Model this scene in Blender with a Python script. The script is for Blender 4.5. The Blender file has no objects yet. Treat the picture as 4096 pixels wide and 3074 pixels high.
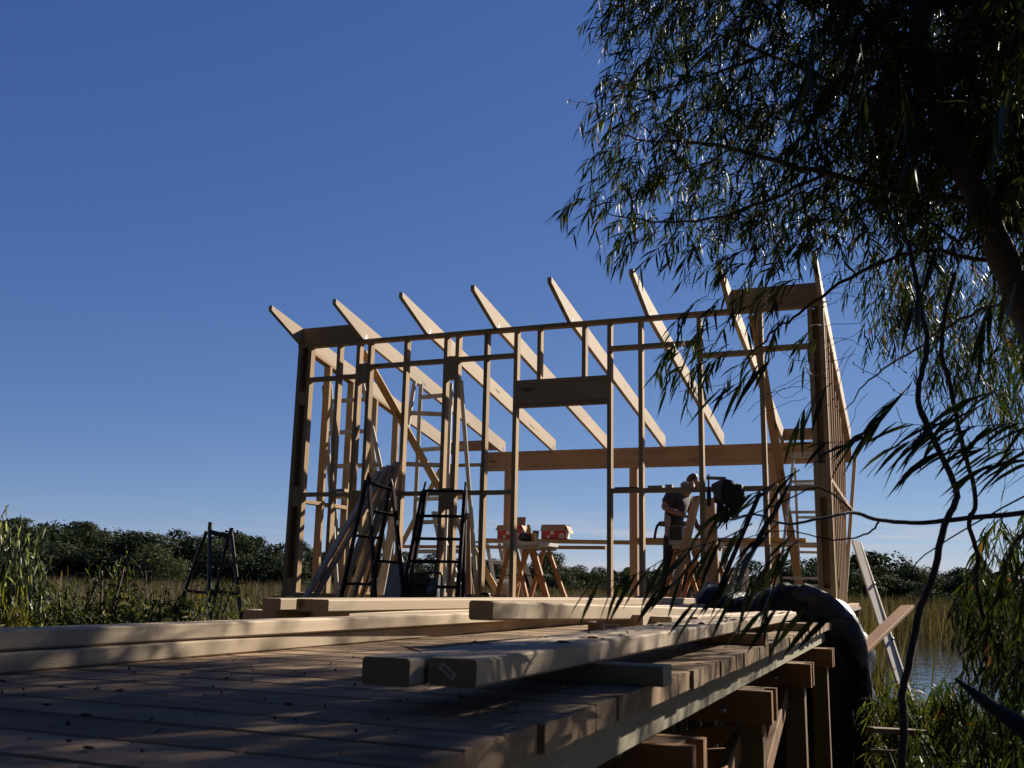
import bpy, bmesh, math, random
import numpy as np
from mathutils import Vector, Matrix
random.seed(7); RNG = np.random.default_rng(11)
SC = bpy.context.scene
COL = SC.collection
PI = math.pi
SUN_AZ, SUN_EL = math.radians(24.4), math.radians(27.9)   # azimuth from +Y towards +X

# ------------------------------------------------------------------ camera
FPX, YAW, PITCH, ROLL = 3890.02, -0.384266, 0.205128, 0.0219465
EYE = Vector((0, 0, 0.213))
_f = Vector((math.sin(YAW)*math.cos(PITCH), math.cos(YAW)*math.cos(PITCH), math.sin(PITCH)))
_r0 = Vector((math.cos(YAW), -math.sin(YAW), 0)); _u0 = _r0.cross(_f)
_r = _r0*math.cos(ROLL) + _u0*math.sin(ROLL); _u = -_r0*math.sin(ROLL) + _u0*math.cos(ROLL)
def ray(x, y):
    return _r*((x-2048)/FPX) + _u*(-(y-1537)/FPX) + _f
def PX(x, y, X): d = ray(x, y); return EYE + d*(X/d.x)
def PY(x, y, Y): d = ray(x, y); return EYE + d*(Y/d.y)
def PZ(x, y, Z): d = ray(x, y); return EYE + d*((Z-EYE.z)/d.z)
def PD(x, y, D): d = ray(x, y); return EYE + d*(D/d.length)

cam = bpy.data.cameras.new('camera'); camo = bpy.data.objects.new('camera', cam); COL.objects.link(camo)
camo.matrix_world = Matrix(((_r.x, _u.x, -_f.x, EYE.x), (_r.y, _u.y, -_f.y, EYE.y), (_r.z, _u.z, -_f.z, EYE.z), (0, 0, 0, 1)))
cam.sensor_width = 36; cam.lens = FPX/4096*36; cam.clip_start = 0.02; cam.clip_end = 2000
cam.dof.use_dof = True; cam.dof.focus_distance = 10.0; cam.dof.aperture_fstop = 11
SC.camera = camo

# ------------------------------------------------------------------ materials
def newmat(name):
    m = bpy.data.materials.new(name); m.use_nodes = True
    nt = m.node_tree; nt.nodes.clear()
    out = nt.nodes.new('ShaderNodeOutputMaterial')
    return m, nt, out
class NT:
    def __init__(s, nt): s.nt = nt
    def n(s, t, **kw):
        nd = s.nt.nodes.new('ShaderNode'+t)
        for k, v in kw.items(): setattr(nd, k, v)
        return nd
    def l(s, a, b): s.nt.links.new(a, b)
    def math(s, op, a, b=None, c=None, clamp=False):
        nd = s.n('Math', operation=op); nd.use_clamp = clamp
        for i, v in enumerate((a, b, c)):
            if v is None: continue
            if isinstance(v, (int, float)): nd.inputs[i].default_value = v
            else: s.l(v, nd.inputs[i])
        return nd.outputs[0]
    def vmath(s, op, a, b=None):
        nd = s.n('VectorMath', operation=op)
        for i, v in enumerate((a, b)):
            if v is None: continue
            if isinstance(v, (tuple, list)): nd.inputs[i].default_value = v
            else: s.l(v, nd.inputs[i])
        return nd
    def mix(s, f, a, b, blend='MIX'):
        nd = s.n('Mix', data_type='RGBA', blend_type=blend)
        for i, v in ((0, f), (6, a), (7, b)):
            if isinstance(v, (int, float)): nd.inputs[i].default_value = v
            elif isinstance(v, tuple): nd.inputs[i].default_value = (*v, 1) if len(v) == 3 else v
            else: s.l(v, nd.inputs[i])
        return nd.outputs[2]
    def ramp(s, f, stops, interp='LINEAR'):
        nd = s.n('ValToRGB'); cr = nd.color_ramp; cr.interpolation = interp
        while len(cr.elements) < len(stops): cr.elements.new(0.5)
        for e, (p, c) in zip(cr.elements, stops):
            e.position = p; e.color = (*c, 1) if len(c) == 3 else (c[0],)*3+(1,)
        s.l(f, nd.inputs[0]); return nd.outputs[0]
    def noise(s, vec, scale, detail=3, rough=0.55, dist=0.0):
        nd = s.n('TexNoise'); nd.inputs['Scale'].default_value = scale; nd.inputs['Detail'].default_value = detail
        nd.inputs['Roughness'].default_value = rough; nd.inputs['Distortion'].default_value = dist
        if vec is not None: s.l(vec, nd.inputs['Vector'])
        return nd.outputs[0]
    def attr(s, name):
        return s.n('Attribute', attribute_name=name)

def sc3(c, f): return tuple(x*f for x in c)
def wood(name, light, dark, knot=(0.16, 0.08, 0.04), rough=0.6, grain=0.45, knots=0.5, weather=0.0, spots=0.0, var=0.3, spec=0.14):
    light, dark, knot = sc3(light, .60), sc3(dark, .60), sc3(knot, .45)
    knots *= 1.5
    m, nt, out = newmat(name); k = NT(nt)
    gc = k.attr('gc').outputs['Vector']; rnd = k.attr('rnd').outputs['Fac']
    off = k.n('CombineXYZ'); 
    for i in range(3): k.l(k.math('MULTIPLY', rnd, (37.0, 53.0, 71.0)[i]), off.inputs[i])
    v = k.vmath('ADD', gc, off.outputs[0]).outputs[0]
    vs = k.vmath('MULTIPLY', v, (1.0, 14.0, 14.0)).outputs[0]
    warp = k.noise(vs, 0.7, 4, 0.6)
    # growth rings round a pith line that lies off the board
    sep = k.n('SeparateXYZ'); k.l(gc, sep.inputs[0])
    yy = k.math('ADD', sep.outputs[1], k.math('MULTIPLY_ADD', rnd, 0.09, -0.045))
    zz = k.math('ADD', sep.outputs[2], k.math('MULTIPLY_ADD', k.math('FRACT', k.math('MULTIPLY', rnd, 7.3)), 0.05, 0.012))
    rr = k.math('SQRT', k.math('ADD', k.math('MULTIPLY', yy, yy), k.math('MULTIPLY', zz, zz)))
    rings = k.math('MULTIPLY_ADD', k.math('SINE', k.math('ADD', k.math('MULTIPLY', rr, 1000.0), k.math('MULTIPLY', warp, 12.0))), 0.5, 0.5)
    fine = k.noise(k.vmath('MULTIPLY', v, (2.5, 160.0, 160.0)).outputs[0], 1.0, 2, 0.6)
    low = k.noise(k.vmath('MULTIPLY', v, (1.1, 3.0, 3.0)).outputs[0], 1.0, 3, 0.5)
    g = k.math('ADD', k.math('MULTIPLY', rings, grain*0.75), k.math('MULTIPLY', fine, grain*0.55), clamp=True)
    c = k.mix(g, light, dark)
    # board to board and along-board tone
    tone = k.math('MULTIPLY_ADD', rnd, var, 1.0-var*0.5)
    tone = k.math('MULTIPLY', tone, k.math('MULTIPLY_ADD', low, 0.8, 0.6))
    comb = k.n('CombineColor')
    for i in range(3): k.l(tone, comb.inputs[i])
    c = k.mix(1.0, c, comb.outputs[0], 'MULTIPLY')
    if knots > 0:
        vo = k.n('TexVoronoi'); vo.inputs['Scale'].default_value = 1.0
        k.l(k.vmath('MULTIPLY', v, (1.7, 7.0, 7.0)).outputs[0], vo.inputs['Vector'])
        kn = k.math('SUBTRACT', 1.0, k.math('MULTIPLY', vo.outputs['Distance'], 5.5), clamp=True)
        sel = k.math('GREATER_THAN', k.noise(k.vmath('MULTIPLY', v, (1.5, 2.0, 2.0)).outputs[0], 1.3, 0), 0.47)
        kn = k.math('MULTIPLY', k.math('SMOOTH_MIN', k.math('MULTIPLY', kn, 1.8), 1.0, 0.2), sel)
        c = k.mix(k.math('MULTIPLY', kn, knots), c, knot)
    if weather > 0:
        wn = k.noise(k.vmath('MULTIPLY', v, (3.0, 9.0, 9.0)).outputs[0], 1.6, 5, 0.65)
        wf = k.math('MULTIPLY', k.math('SUBTRACT', k.math('MULTIPLY', wn, 2.4), 0.75, clamp=True), weather)
        c = k.mix(wf, c, (0.095, 0.073, 0.058))
    if spots > 0:
        geo = k.n('NewGeometry')
        sn = k.noise(geo.outputs['Position'], 26.0, 4, 0.7)
        sf = k.math('MULTIPLY', k.math('SUBTRACT', k.math('MULTIPLY', sn, 7.0), 4.55, clamp=True), spots)
        c = k.mix(sf, c, (0.04, 0.028, 0.022))
    b = k.n('BsdfPrincipled'); k.l(c, b.inputs['Base Color'])
    k.l(k.math('MULTIPLY_ADD', low, 0.2, rough+0.08), b.inputs['Roughness']); b.inputs['Specular IOR Level'].default_value = spec
    bp = k.n('Bump'); bp.inputs['Strength'].default_value = 0.12; bp.inputs['Distance'].default_value = 0.0012
    k.l(k.math('ADD', rings, fine), bp.inputs['Height']); k.l(bp.outputs[0], b.inputs['Normal'])
    k.l(b.outputs[0], out.inputs[0]); return m

def plain(name, col, rough=0.5, metal=0.0, var=0.25, scale=18.0, bump=0.2, spec=0.5, dirt=None, dirtamt=0.0):
    col = sc3(col, .68); dirt = sc3(dirt, .68) if dirt else None
    m, nt, out = newmat(name); k = NT(nt)
    tc = k.n('TexCoord').outputs['Object']
    n1 = k.noise(tc, scale, 4, 0.6)
    c = k.mix(n1, tuple(x*(1-var) for x in col), tuple(min(1, x*(1+var)) for x in col))
    if dirt:
        n2 = k.noise(tc, scale*0.4, 5, 0.7)
        c = k.mix(k.math('MULTIPLY', k.math('SUBTRACT', k.math('MULTIPLY', n2, 3.0), 1.2, clamp=True), dirtamt), c, dirt)
    b = k.n('BsdfPrincipled'); k.l(c, b.inputs['Base Color']); b.inputs['Metallic'].default_value = metal
    b.inputs['Specular IOR Level'].default_value = spec
    k.l(k.math('MULTIPLY_ADD', n1, 0.3, rough-0.15), b.inputs['Roughness'])
    bp = k.n('Bump'); bp.inputs['Strength'].default_value = bump; bp.inputs['Distance'].default_value = 0.003
    k.l(n1, bp.inputs['Height']); k.l(bp.outputs[0], b.inputs['Normal'])
    k.l(b.outputs[0], out.inputs[0]); return m

def leafmat(name, stops, trans=0.35, rough=0.38, spec=0.5, tcol=2.2):
    """stops: colour ramp over the per-leaf random attribute"""
    m, nt, out = newmat(name); k = NT(nt)
    rnd = k.attr('rnd').outputs['Fac']
    c = k.ramp(rnd, [(p_, sc3(c_, .72)) for p_, c_ in stops])
    b = k.n('BsdfPrincipled'); k.l(c, b.inputs['Base Color']); b.inputs['Roughness'].default_value = rough
    b.inputs['Specular IOR Level'].default_value = spec
    t = k.n('BsdfTranslucent'); tc = k.mix(1.0, c, (tcol, tcol*1.05, tcol*0.45), 'MULTIPLY'); k.l(tc, t.inputs[0])
    mx = k.n('MixShader'); mx.inputs[0].default_value = trans
    k.l(b.outputs[0], mx.inputs[1]); k.l(t.outputs[0], mx.inputs[2]); k.l(mx.outputs[0], out.inputs[0]); return m

M = {}
M['pine'] = wood('pine_timber', (0.67, 0.54, 0.39), (0.54, 0.40, 0.26), rough=0.6, grain=0.34)
M['rafter'] = wood('rafter_timber', (0.61, 0.475, 0.34), (0.48, 0.35, 0.23), rough=0.55, var=0.15, grain=0.28)
M['frame'] = wood('framing_timber', (0.54, 0.375, 0.21), (0.40, 0.26, 0.125), rough=0.6)
M['beam'] = wood('rear_beam_timber', (0.56, 0.37, 0.22), (0.44, 0.265, 0.14), rough=0.55, grain=0.6)
M['warm'] = wood('warm_timber', (0.52, 0.34, 0.20), (0.40, 0.24, 0.13))
M['greyboard'] = wood('rough_sawn_board', (0.85, 0.68, 0.50), (0.60, 0.46, 0.33), grain=0.7, weather=0.35)
M['orangeplank'] = wood('orange_plank', (0.52, 0.27, 0.12), (0.40, 0.19, 0.08))
M['cream'] = plain('cream_paint', (0.72, 0.63, 0.47), 0.6, var=0.06)
M['deck'] = wood('deck_timber', (0.50, 0.35, 0.215), (0.35, 0.23, 0.14), grain=0.35, knots=0.35, weather=0.75, spots=0.6, var=0.6, rough=0.85, spec=0.08)
M['deckend'] = wood('deck_edge_timber', (0.42, 0.38, 0.27), (0.33, 0.29, 0.20), grain=0.3, knots=0.2, weather=0.3, rough=0.7)
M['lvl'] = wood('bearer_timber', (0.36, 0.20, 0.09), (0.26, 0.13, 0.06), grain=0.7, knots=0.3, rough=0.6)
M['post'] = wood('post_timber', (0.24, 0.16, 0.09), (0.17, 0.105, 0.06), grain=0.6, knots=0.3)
M['whitewood'] = wood('white_painted_timber', (0.62, 0.60, 0.54), (0.48, 0.45, 0.38), grain=0.25, knots=0.2, weather=0.35, rough=0.5)
M['orangewood'] = wood('orange_stained_timber', (0.55, 0.26, 0.10), (0.40, 0.16, 0.05), grain=0.5, knots=0.3, rough=0.45)
M['floor'] = wood('floor_board', (0.42, 0.34, 0.25), (0.32, 0.24, 0.17), weather=0.3)
M['steel'] = plain('black_painted_steel', (0.030, 0.019, 0.017), 0.55, 0.0, spec=0.12, dirt=(0.10, 0.04, 0.03), dirtamt=0.4)
M['greysteel'] = plain('worn_grey_steel', (0.05, 0.046, 0.042), 0.5, 0.1, dirt=(0.12, 0.10, 0.09), dirtamt=0.5)
M['zinc'] = plain('galvanised_steel', (0.45, 0.46, 0.47), 0.35, 0.9)
M['alu'] = plain('aluminium', (0.62, 0.62, 0.60), 0.38, 0.75, dirt=(0.35, 0.32, 0.28), dirtamt=0.5)
M['blackplastic'] = plain('black_plastic', (0.018, 0.018, 0.02), 0.4)
M['greyplastic'] = plain('grey_plastic', (0.13, 0.13, 0.135), 0.45)
M['yellow'] = plain('yellow_tool_plastic', (0.75, 0.42, 0.03), 0.4)
M['yellowpaint'] = plain('yellow_plank_paint', (0.62, 0.33, 0.04), 0.5, dirt=(0.3, 0.2, 0.1), dirtamt=0.4)
M['red'] = plain('red_cardboard', (0.46, 0.03, 0.035), 0.6)
M['card'] = plain('brown_cardboard', (0.36, 0.24, 0.15), 0.8)
M['white'] = plain('white_print', (0.72, 0.70, 0.66), 0.6, var=0.08)
M['green'] = plain('green_print', (0.05, 0.16, 0.05), 0.6)
M['lettergrey'] = plain('grey_lettering', (0.30, 0.30, 0.31), 0.5, var=0.05)
M['black'] = plain('black_print', (0.012, 0.012, 0.012), 0.5)
M['paper'] = plain('paper_tag', (0.95, 0.95, 0.88), 0.7, var=0.1)
M['clearplastic'] = plain('frosted_plastic', (0.55, 0.55, 0.52), 0.3)
M['skin'] = plain('skin', (0.34, 0.17, 0.11), 0.5, var=0.1)
M['hair'] = plain('short_brown_hair', (0.09, 0.05, 0.03), 0.6, scale=80, bump=0.8)
M['shirt'] = plain('charcoal_shirt', (0.035, 0.036, 0.042), 0.85, scale=40)
M['shirtpanel'] = plain('pale_shirt_panel', (0.30, 0.29, 0.27), 0.85, scale=40)
M['trousers'] = plain('black_work_trousers', (0.012, 0.012, 0.015), 0.85, scale=40)
M['boot'] = plain('dark_boot', (0.03, 0.024, 0.02), 0.6)
M['jacket'] = plain('dark_jacket', (0.016, 0.018, 0.022), 0.85, scale=30)
M['jacketlight'] = plain('khaki_grey_jacket', (0.11, 0.105, 0.09), 0.85, scale=30)
M['bark'] = plain('grey_bark', (0.075, 0.06, 0.048), 0.85, scale=35, bump=0.9, var=0.5)
M['darkbark'] = plain('dark_bark', (0.035, 0.026, 0.022), 0.85, scale=60, bump=0.7, var=0.4)
M['twig'] = plain('red_brown_twig', (0.075, 0.04, 0.03), 0.7, scale=60)
M['nut'] = plain('woody_fruit', (0.05, 0.025, 0.02), 0.7)
M['litter'] = plain('dry_leaf', (0.10, 0.045, 0.03), 0.8)
M['leaf'] = leafmat('narrow_leaf', [(0, (0.012, 0.021, 0.007)), (0.5, (0.026, 0.040, 0.012)), (0.88, (0.05, 0.068, 0.018)), (0.98, (0.09, 0.10, 0.028)), (0.99, (0.20, 0.10, 0.03)), (1, (0.22, 0.06, 0.025))], 0.2, 0.55, 0.11)
M['leafnear'] = leafmat('dark_near_leaf', [(0, (0.012, 0.020, 0.008)), (0.7, (0.026, 0.038, 0.013)), (1, (0.07, 0.08, 0.022))], 0.2, 0.42, 0.35)
M['leafpale'] = leafmat('pale_willow_leaf', [(0, (0.10, 0.115, 0.05)), (0.6, (0.22, 0.235, 0.12)), (1, (0.40, 0.40, 0.24))], 0.35)
M['leafyellow'] = leafmat('yellow_green_leaf', [(0, (0.05, 0.055, 0.012)), (0.6, (0.10, 0.095, 0.015)), (1, (0.18, 0.15, 0.02))], 0.4)
M['shrub'] = leafmat('shrub_leaf', [(0, (0.018, 0.028, 0.010)), (0.45, (0.045, 0.06, 0.018)), (0.8, (0.09, 0.095, 0.028)), (0.93, (0.16, 0.16, 0.05)), (1, (0.24, 0.13, 0.05))], 0.24, 0.55, 0.10)
M['reed'] = leafmat('reed_blade', [(0, (0.03, 0.028, 0.016)), (0.5, (0.062, 0.048, 0.028)), (0.85, (0.11, 0.078, 0.048)), (1, (0.17, 0.12, 0.08))], 0.18, 0.6, 0.15)
M['reedgreen'] = leafmat('green_reed_blade', [(0, (0.022, 0.028, 0.012)), (0.6, (0.05, 0.055, 0.02)), (0.9, (0.10, 0.085, 0.03)), (1, (0.30, 0.18, 0.03))], 0.28, 0.45, 0.3)
def farmat(name, a, b, c):
    return leafmat(name, [(0, a), (0.6, b), (1, c)], 0.12, 0.8, 0.06, 1.6)
M['far0'] = farmat('far_dark_foliage', (0.020, 0.030, 0.017), (0.042, 0.054, 0.030), (0.075, 0.088, 0.048))
M['far1'] = farmat('far_olive_foliage', (0.028, 0.036, 0.02), (0.056, 0.066, 0.034), (0.095, 0.105, 0.055))
M['far2'] = farmat('far_pale_foliage', (0.045, 0.056, 0.03), (0.08, 0.092, 0.048), (0.125, 0.13, 0.07))

M['block_leaf'] = leafmat('sky_block_leaf', [(0, (0.012, 0.016, 0.008)), (1, (0.035, 0.042, 0.018))], 0.05, 0.8, 0.05)  # leaves of the added wood behind the camera, dark to bounce little sun
def ground_mat():
    m, nt, out = newmat('marsh_mud'); k = NT(nt)
    p = k.n('NewGeometry').outputs['Position']
    c = k.ramp(k.noise(p, 1.3, 6, 0.65), [(0.3, (0.022, 0.018, 0.012)), (0.5, (0.045, 0.038, 0.022)), (0.7, (0.05, 0.052, 0.022))])
    b = k.n('BsdfPrincipled'); k.l(c, b.inputs['Base Color']); b.inputs['Roughness'].default_value = 0.9
    bp = k.n('Bump'); bp.inputs['Distance'].default_value = 0.08; k.l(k.noise(p, 6, 5, 0.7), bp.inputs['Height']); k.l(bp.outputs[0], b.inputs['Normal'])
    k.l(b.outputs[0], out.inputs[0]); return m
M['ground'] = ground_mat()
def water_mat():
    m, nt, out = newmat('pond_water'); k = NT(nt)
    p = k.n('NewGeometry').outputs['Position']
    b = k.n('BsdfPrincipled'); b.inputs['Base Color'].default_value = (0.018, 0.022, 0.02, 1); b.inputs['Roughness'].default_value = 0.03
    b.inputs['IOR'].default_value = 1.33
    bp = k.n('Bump'); bp.inputs['Strength'].default_value = 0.5; bp.inputs['Distance'].default_value = 0.05
    k.l(k.noise(p, 2.2, 3, 0.5), bp.inputs['Height']); k.l(bp.outputs[0], b.inputs['Normal'])
    k.l(b.outputs[0], out.inputs[0]); return m
M['water'] = water_mat()
def tarp_mat():
    m, nt, out = newmat('black_plastic_tarp'); k = NT(nt)
    p = k.n('TexCoord').outputs['Object']
    b = k.n('BsdfPrincipled'); b.inputs['Base Color'].default_value = (0.008, 0.008, 0.009, 1)
    k.l(k.math('MULTIPLY_ADD', k.noise(p, 9, 3), 0.25, 0.26), b.inputs['Roughness']); b.inputs['Specular IOR Level'].default_value = 0.2
    bp = k.n('Bump'); bp.inputs['Strength'].default_value = 0.5; bp.inputs['Distance'].default_value = 0.03
    k.l(k.noise(k.vmath('MULTIPLY', p, (1.5, 1.5, 1.0)).outputs[0], 14, 4, 0.55, 1.2), bp.inputs['Height']); k.l(bp.outputs[0], b.inputs['Normal'])
    k.l(b.outputs[0], out.inputs[0]); return m
M['tarp'] = tarp_mat()
M['tarpgrey'] = plain('grey_tarp_underside', (0.06, 0.06, 0.062), 0.5, spec=0.2, scale=30, bump=0.6)

# ------------------------------------------------------------------ mesh helpers
WL = {}     # world base of every object, by name
def tag(o, label=None, cat=None, group=None, kind=None):
    if label: o['label'] = label
    if cat: o['category'] = cat
    if group: o['group'] = group
    if kind: o['kind'] = kind
    return o
class MB:
    def __init__(s): s.v = []; s.f = []; s.gc = []; s.rn = []; s.mi = []; s.sm = []
    def add(s, verts, faces, gc=None, rnd=0.5, mi=0, smooth=False):
        b = len(s.v); s.v += [tuple(p) for p in verts]; s.f += [tuple(i+b for i in f) for f in faces]
        s.gc += [tuple(g) for g in (gc if gc is not None else verts)]; s.rn += [rnd]*len(verts)
        s.mi += [mi]*len(faces); s.sm += [smooth]*len(faces)
    def build(s, name, mats, parent=None, origin=None):
        me = bpy.data.meshes.new(name)
        v = np.array(s.v, dtype=float)
        if parent is not None: og = WL[parent.name]
        elif origin is not None: og = Vector(origin)
        else: og = Vector(((v[:, 0].min()+v[:, 0].max())/2, (v[:, 1].min()+v[:, 1].max())/2, v[:, 2].min()))
        v = v - np.array(og)
        me.from_pydata(v.tolist(), [], s.f)
        for m in (mats if isinstance(mats, (list, tuple)) else [mats]): me.materials.append(m)
        if len(set(s.mi)) > 1: me.polygons.foreach_set('material_index', s.mi)
        if any(s.sm): me.polygons.foreach_set('use_smooth', s.sm)
        a = me.attributes.new('gc', 'FLOAT_VECTOR', 'POINT'); a.data.foreach_set('vector', np.array(s.gc, dtype=np.float32).ravel())
        a = me.attributes.new('rnd', 'FLOAT', 'POINT'); a.data.foreach_set('value', np.array(s.rn, dtype=np.float32))
        me.update()
        o = bpy.data.objects.new(name, me); COL.objects.link(o)
        if parent is not None: o.parent = parent
        else: o.location = og
        WL[o.name] = og
        return o
def empty(name, loc, label, cat, group=None):
    o = bpy.data.objects.new(name, None); o.empty_display_size = 0.1; COL.objects.link(o); o.location = loc
    WL[o.name] = Vector(loc); return tag(o, label, cat, group)
def fastmesh(name, v, quads, rnd, mat, parent=None, origin=(0, 0, 0), smooth=False):
    """big meshes from numpy arrays (v: n,3; quads: m,4)"""
    og = WL[parent.name] if parent is not None else Vector(origin)
    me = bpy.data.meshes.new(name); n = len(v); m = len(quads)
    me.vertices.add(n); me.vertices.foreach_set('co', (v-np.array(og)).astype(np.float32).ravel())
    me.loops.add(m*4); me.loops.foreach_set('vertex_index', quads.astype(np.int32).ravel())
    me.polygons.add(m); me.polygons.foreach_set('loop_start', np.arange(0, m*4, 4, dtype=np.int32))
    if smooth: me.polygons.foreach_set('use_smooth', np.ones(m, dtype=bool))
    a = me.attributes.new('rnd', 'FLOAT', 'POINT'); a.data.foreach_set('value', rnd.astype(np.float32))
    me.update(calc_edges=True); me.validate(); me.materials.append(mat)
    o = bpy.data.objects.new(name, me); COL.objects.link(o)
    if parent is not None: o.parent = parent
    else: o.location = og
    WL[o.name] = og; return o
def prism(mb, p0, p1, w, h, up=(0, 0, 1), r=0.004, rnd=None, mi=0):
    """board from p0 to p1: w across, h along up, edges eased by r"""
    p0 = Vector(p0); p1 = Vector(p1); d = (p1-p0); L = d.length; d.normalize()
    s = d.cross(Vector(up))
    if s.length < 1e-5: s = d.cross(Vector((0, 1, 0)))
    s.normalize(); u = s.cross(d)
    a, b = w/2, h/2; r = min(r, a*0.45, b*0.45)
    prof = [(-a+r, -b), (a-r, -b), (a, -b+r), (a, b-r), (a-r, b), (-a+r, b), (-a, b-r), (-a, -b+r)] if r > 0 else [(-a, -b), (a, -b), (a, b), (-a, b)]
    n = len(prof); V = []; G = []
    for t in (0, L):
        for x, y in prof: V.append(p0 + d*t + s*x + u*y); G.append((t, x, y))
    F = [tuple(range(n-1, -1, -1)), tuple(range(n, 2*n))] + [(i, (i+1) % n, (i+1) % n+n, i+n) for i in range(n)]
    mb.add(V, F, G, random.random() if rnd is None else rnd, mi)
def bx(mb, x0, x1, y0, y1, z0, z1, ax='x', r=0.003, rnd=None, mi=0):
    xm, ym, zm = (x0+x1)/2, (y0+y1)/2, (z0+z1)/2
    if ax == 'x': prism(mb, (x0, ym, zm), (x1, ym, zm), abs(y1-y0), abs(z1-z0), (0, 0, 1), r, rnd, mi)
    elif ax == 'y': prism(mb, (xm, y0, zm), (xm, y1, zm), abs(x1-x0), abs(z1-z0), (0, 0, 1), r, rnd, mi)
    else: prism(mb, (xm, ym, z0), (xm, ym, z1), abs(x1-x0), abs(y1-y0), (0, 1, 0), r, rnd, mi)
def tube(mb, pts, rad, n=8, mi=0, rnd=None, smooth=True, cap=True):
    pts = [Vector(p) for p in pts]; N = len(pts)
    rad = [rad]*N if isinstance(rad, (int, float)) else rad
    prev = None; V = []; G = []; t = 0
    for i in range(N):
        d = (pts[min(i+1, N-1)] - pts[max(i-1, 0)]).normalized()
        if prev is None: s = d.cross(Vector((0.3, 0.2, 1))); s = s if s.length > 1e-3 else d.cross(Vector((1, 0, 0)))
        else: s = prev - d*prev.dot(d)
        s.normalize(); prev = s; u = s.cross(d)
        if i: t += (pts[i]-pts[i-1]).length
        for k in range(n):
            a = 2*PI*k/n; V.append(pts[i] + (s*math.cos(a)+u*math.sin(a))*rad[i]); G.append((t, math.cos(a)*rad[i], math.sin(a)*rad[i]))
    F = [(i*n+k, i*n+(k+1) % n, (i+1)*n+(k+1) % n, (i+1)*n+k) for i in range(N-1) for k in range(n)]
    if cap: F += [tuple(range(n-1, -1, -1)), tuple(range((N-1)*n, N*n))]
    mb.add(V, F, G, random.random() if rnd is None else rnd, mi, smooth)
def smoothline(pts, k=6):
    """Catmull-Rom through the points"""
    P = [Vector(p) for p in pts]; P = [P[0]*2-P[1]] + P + [P[-1]*2-P[-2]]; out = []
    for i in range(1, len(P)-2):
        for j in range(k):
            t = j/k; a, b, c, d = P[i-1:i+3]
            out.append(0.5*((2*b)+(c-a)*t+(2*a-5*b+4*c-d)*t*t+(3*b-a-3*c+d)*t**3))
    out.append(P[-2]); return out
def sheetbox(mb, c4, th, mi=0, rnd=0.5):
    """thin slab from four corner points (in order), thickened along its normal"""
    c4 = [Vector(c) for c in c4]; nrm = (c4[1]-c4[0]).cross(c4[3]-c4[0]).normalized()*th
    V = c4+[c+nrm for c in c4]
    mb.add(V, [(3, 2, 1, 0), (4, 5, 6, 7), (0, 1, 5, 4), (1, 2, 6, 5), (2, 3, 7, 6), (3, 0, 4, 7)], None, rnd, mi)
def ball(mb, c, rx, ry=None, rz=None, n=8, m=6, mi=0, rot=None):
    c = Vector(c); ry = ry or rx; rz = rz or rx; V = []; 
    for j in range(m+1):
        ph = PI*j/m
        for i in range(n):
            a = 2*PI*i/n; p = Vector((rx*math.sin(ph)*math.cos(a), ry*math.sin(ph)*math.sin(a), rz*math.cos(ph)))
            V.append(c + (rot @ p if rot else p))
    F = [(j*n+i, (j+1)*n+i, (j+1)*n+(i+1) % n, j*n+(i+1) % n) for j in range(m) for i in range(n)]
    mb.add(V, F, None, 0.5, mi, True)
def text_mesh(name, txt, size, loc, xdir, updir, mat, parent, depth=0.002):
    cu = bpy.data.curves.new(name+'_curve', 'FONT'); cu.body = txt; cu.size = size; cu.extrude = depth; cu.align_x = 'CENTER'; cu.align_y = 'CENTER'
    to = bpy.data.objects.new(name+'_tmp', cu); COL.objects.link(to)
    dg = bpy.context.evaluated_depsgraph_get(); me = bpy.data.meshes.new_from_object(to.evaluated_get(dg))
    bpy.data.objects.remove(to); bpy.data.curves.remove(cu)
    x = Vector(xdir).normalized(); u = Vector(updir); u = (u-x*u.dot(x)).normalized(); nrm = x.cross(u)
    mt = Matrix(((x.x, u.x, nrm.x, loc[0]), (x.y, u.y, nrm.y, loc[1]), (x.z, u.z, nrm.z, loc[2]), (0, 0, 0, 1)))
    me.transform(mt)
    og = WL[parent.name]; me.transform(Matrix.Translation(-og)); me.materials.clear(); me.materials.append(mat); me.name = name
    o = bpy.data.objects.new(name, me); COL.objects.link(o); o.parent = parent; WL[o.name] = og; return o

# ------------------------------------------------------------------ sky, sun
w = bpy.data.worlds.new('World'); SC.world = w; w.use_nodes = True
nt = w.node_tree; nt.nodes.clear(); k = NT(nt)
sky = k.n('TexSky'); sky.sky_type = 'NISHITA'; sky.sun_disc = False
sky.sun_elevation = SUN_EL; sky.sun_rotation = SUN_AZ
sky.altitude = 0; sky.air_density = 0.6; sky.dust_density = 0.0; sky.ozone_density = 4.0
# thin cloud streaks low over the horizon
dv = k.n('TexCoord').outputs['Generated']; sp = k.n('SeparateXYZ'); k.l(dv, sp.inputs[0])
el = k.math('ARCSINE', sp.outputs[2]); az = k.math('ARCTAN2', sp.outputs[0], sp.outputs[1])
cb = k.n('CombineXYZ'); k.l(k.math('MULTIPLY', az, 5.0), cb.inputs[0]); k.l(k.math('MULTIPLY', el, 48.0), cb.inputs[1])
cn = k.noise(cb.outputs[0], 1.0, 6, 0.6, 0.6)
band = k.ramp(k.math('MULTIPLY', el, 8.0), [(0.0, (0.75,)), (0.2, (0.95,)), (0.44, (0.95,)), (0.56, (0.2,)), (0.8, (0.0,))])
side = k.ramp(k.math('MULTIPLY_ADD', az, 0.5, 0.5), [(0.08, (0.10,)), (0.24, (0.3,)), (0.34, (0.75,)), (0.46, (1.0,))])
cl = k.math('MULTIPLY', k.math('SUBTRACT', cn, 0.47), 7.0, clamp=True)
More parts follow.
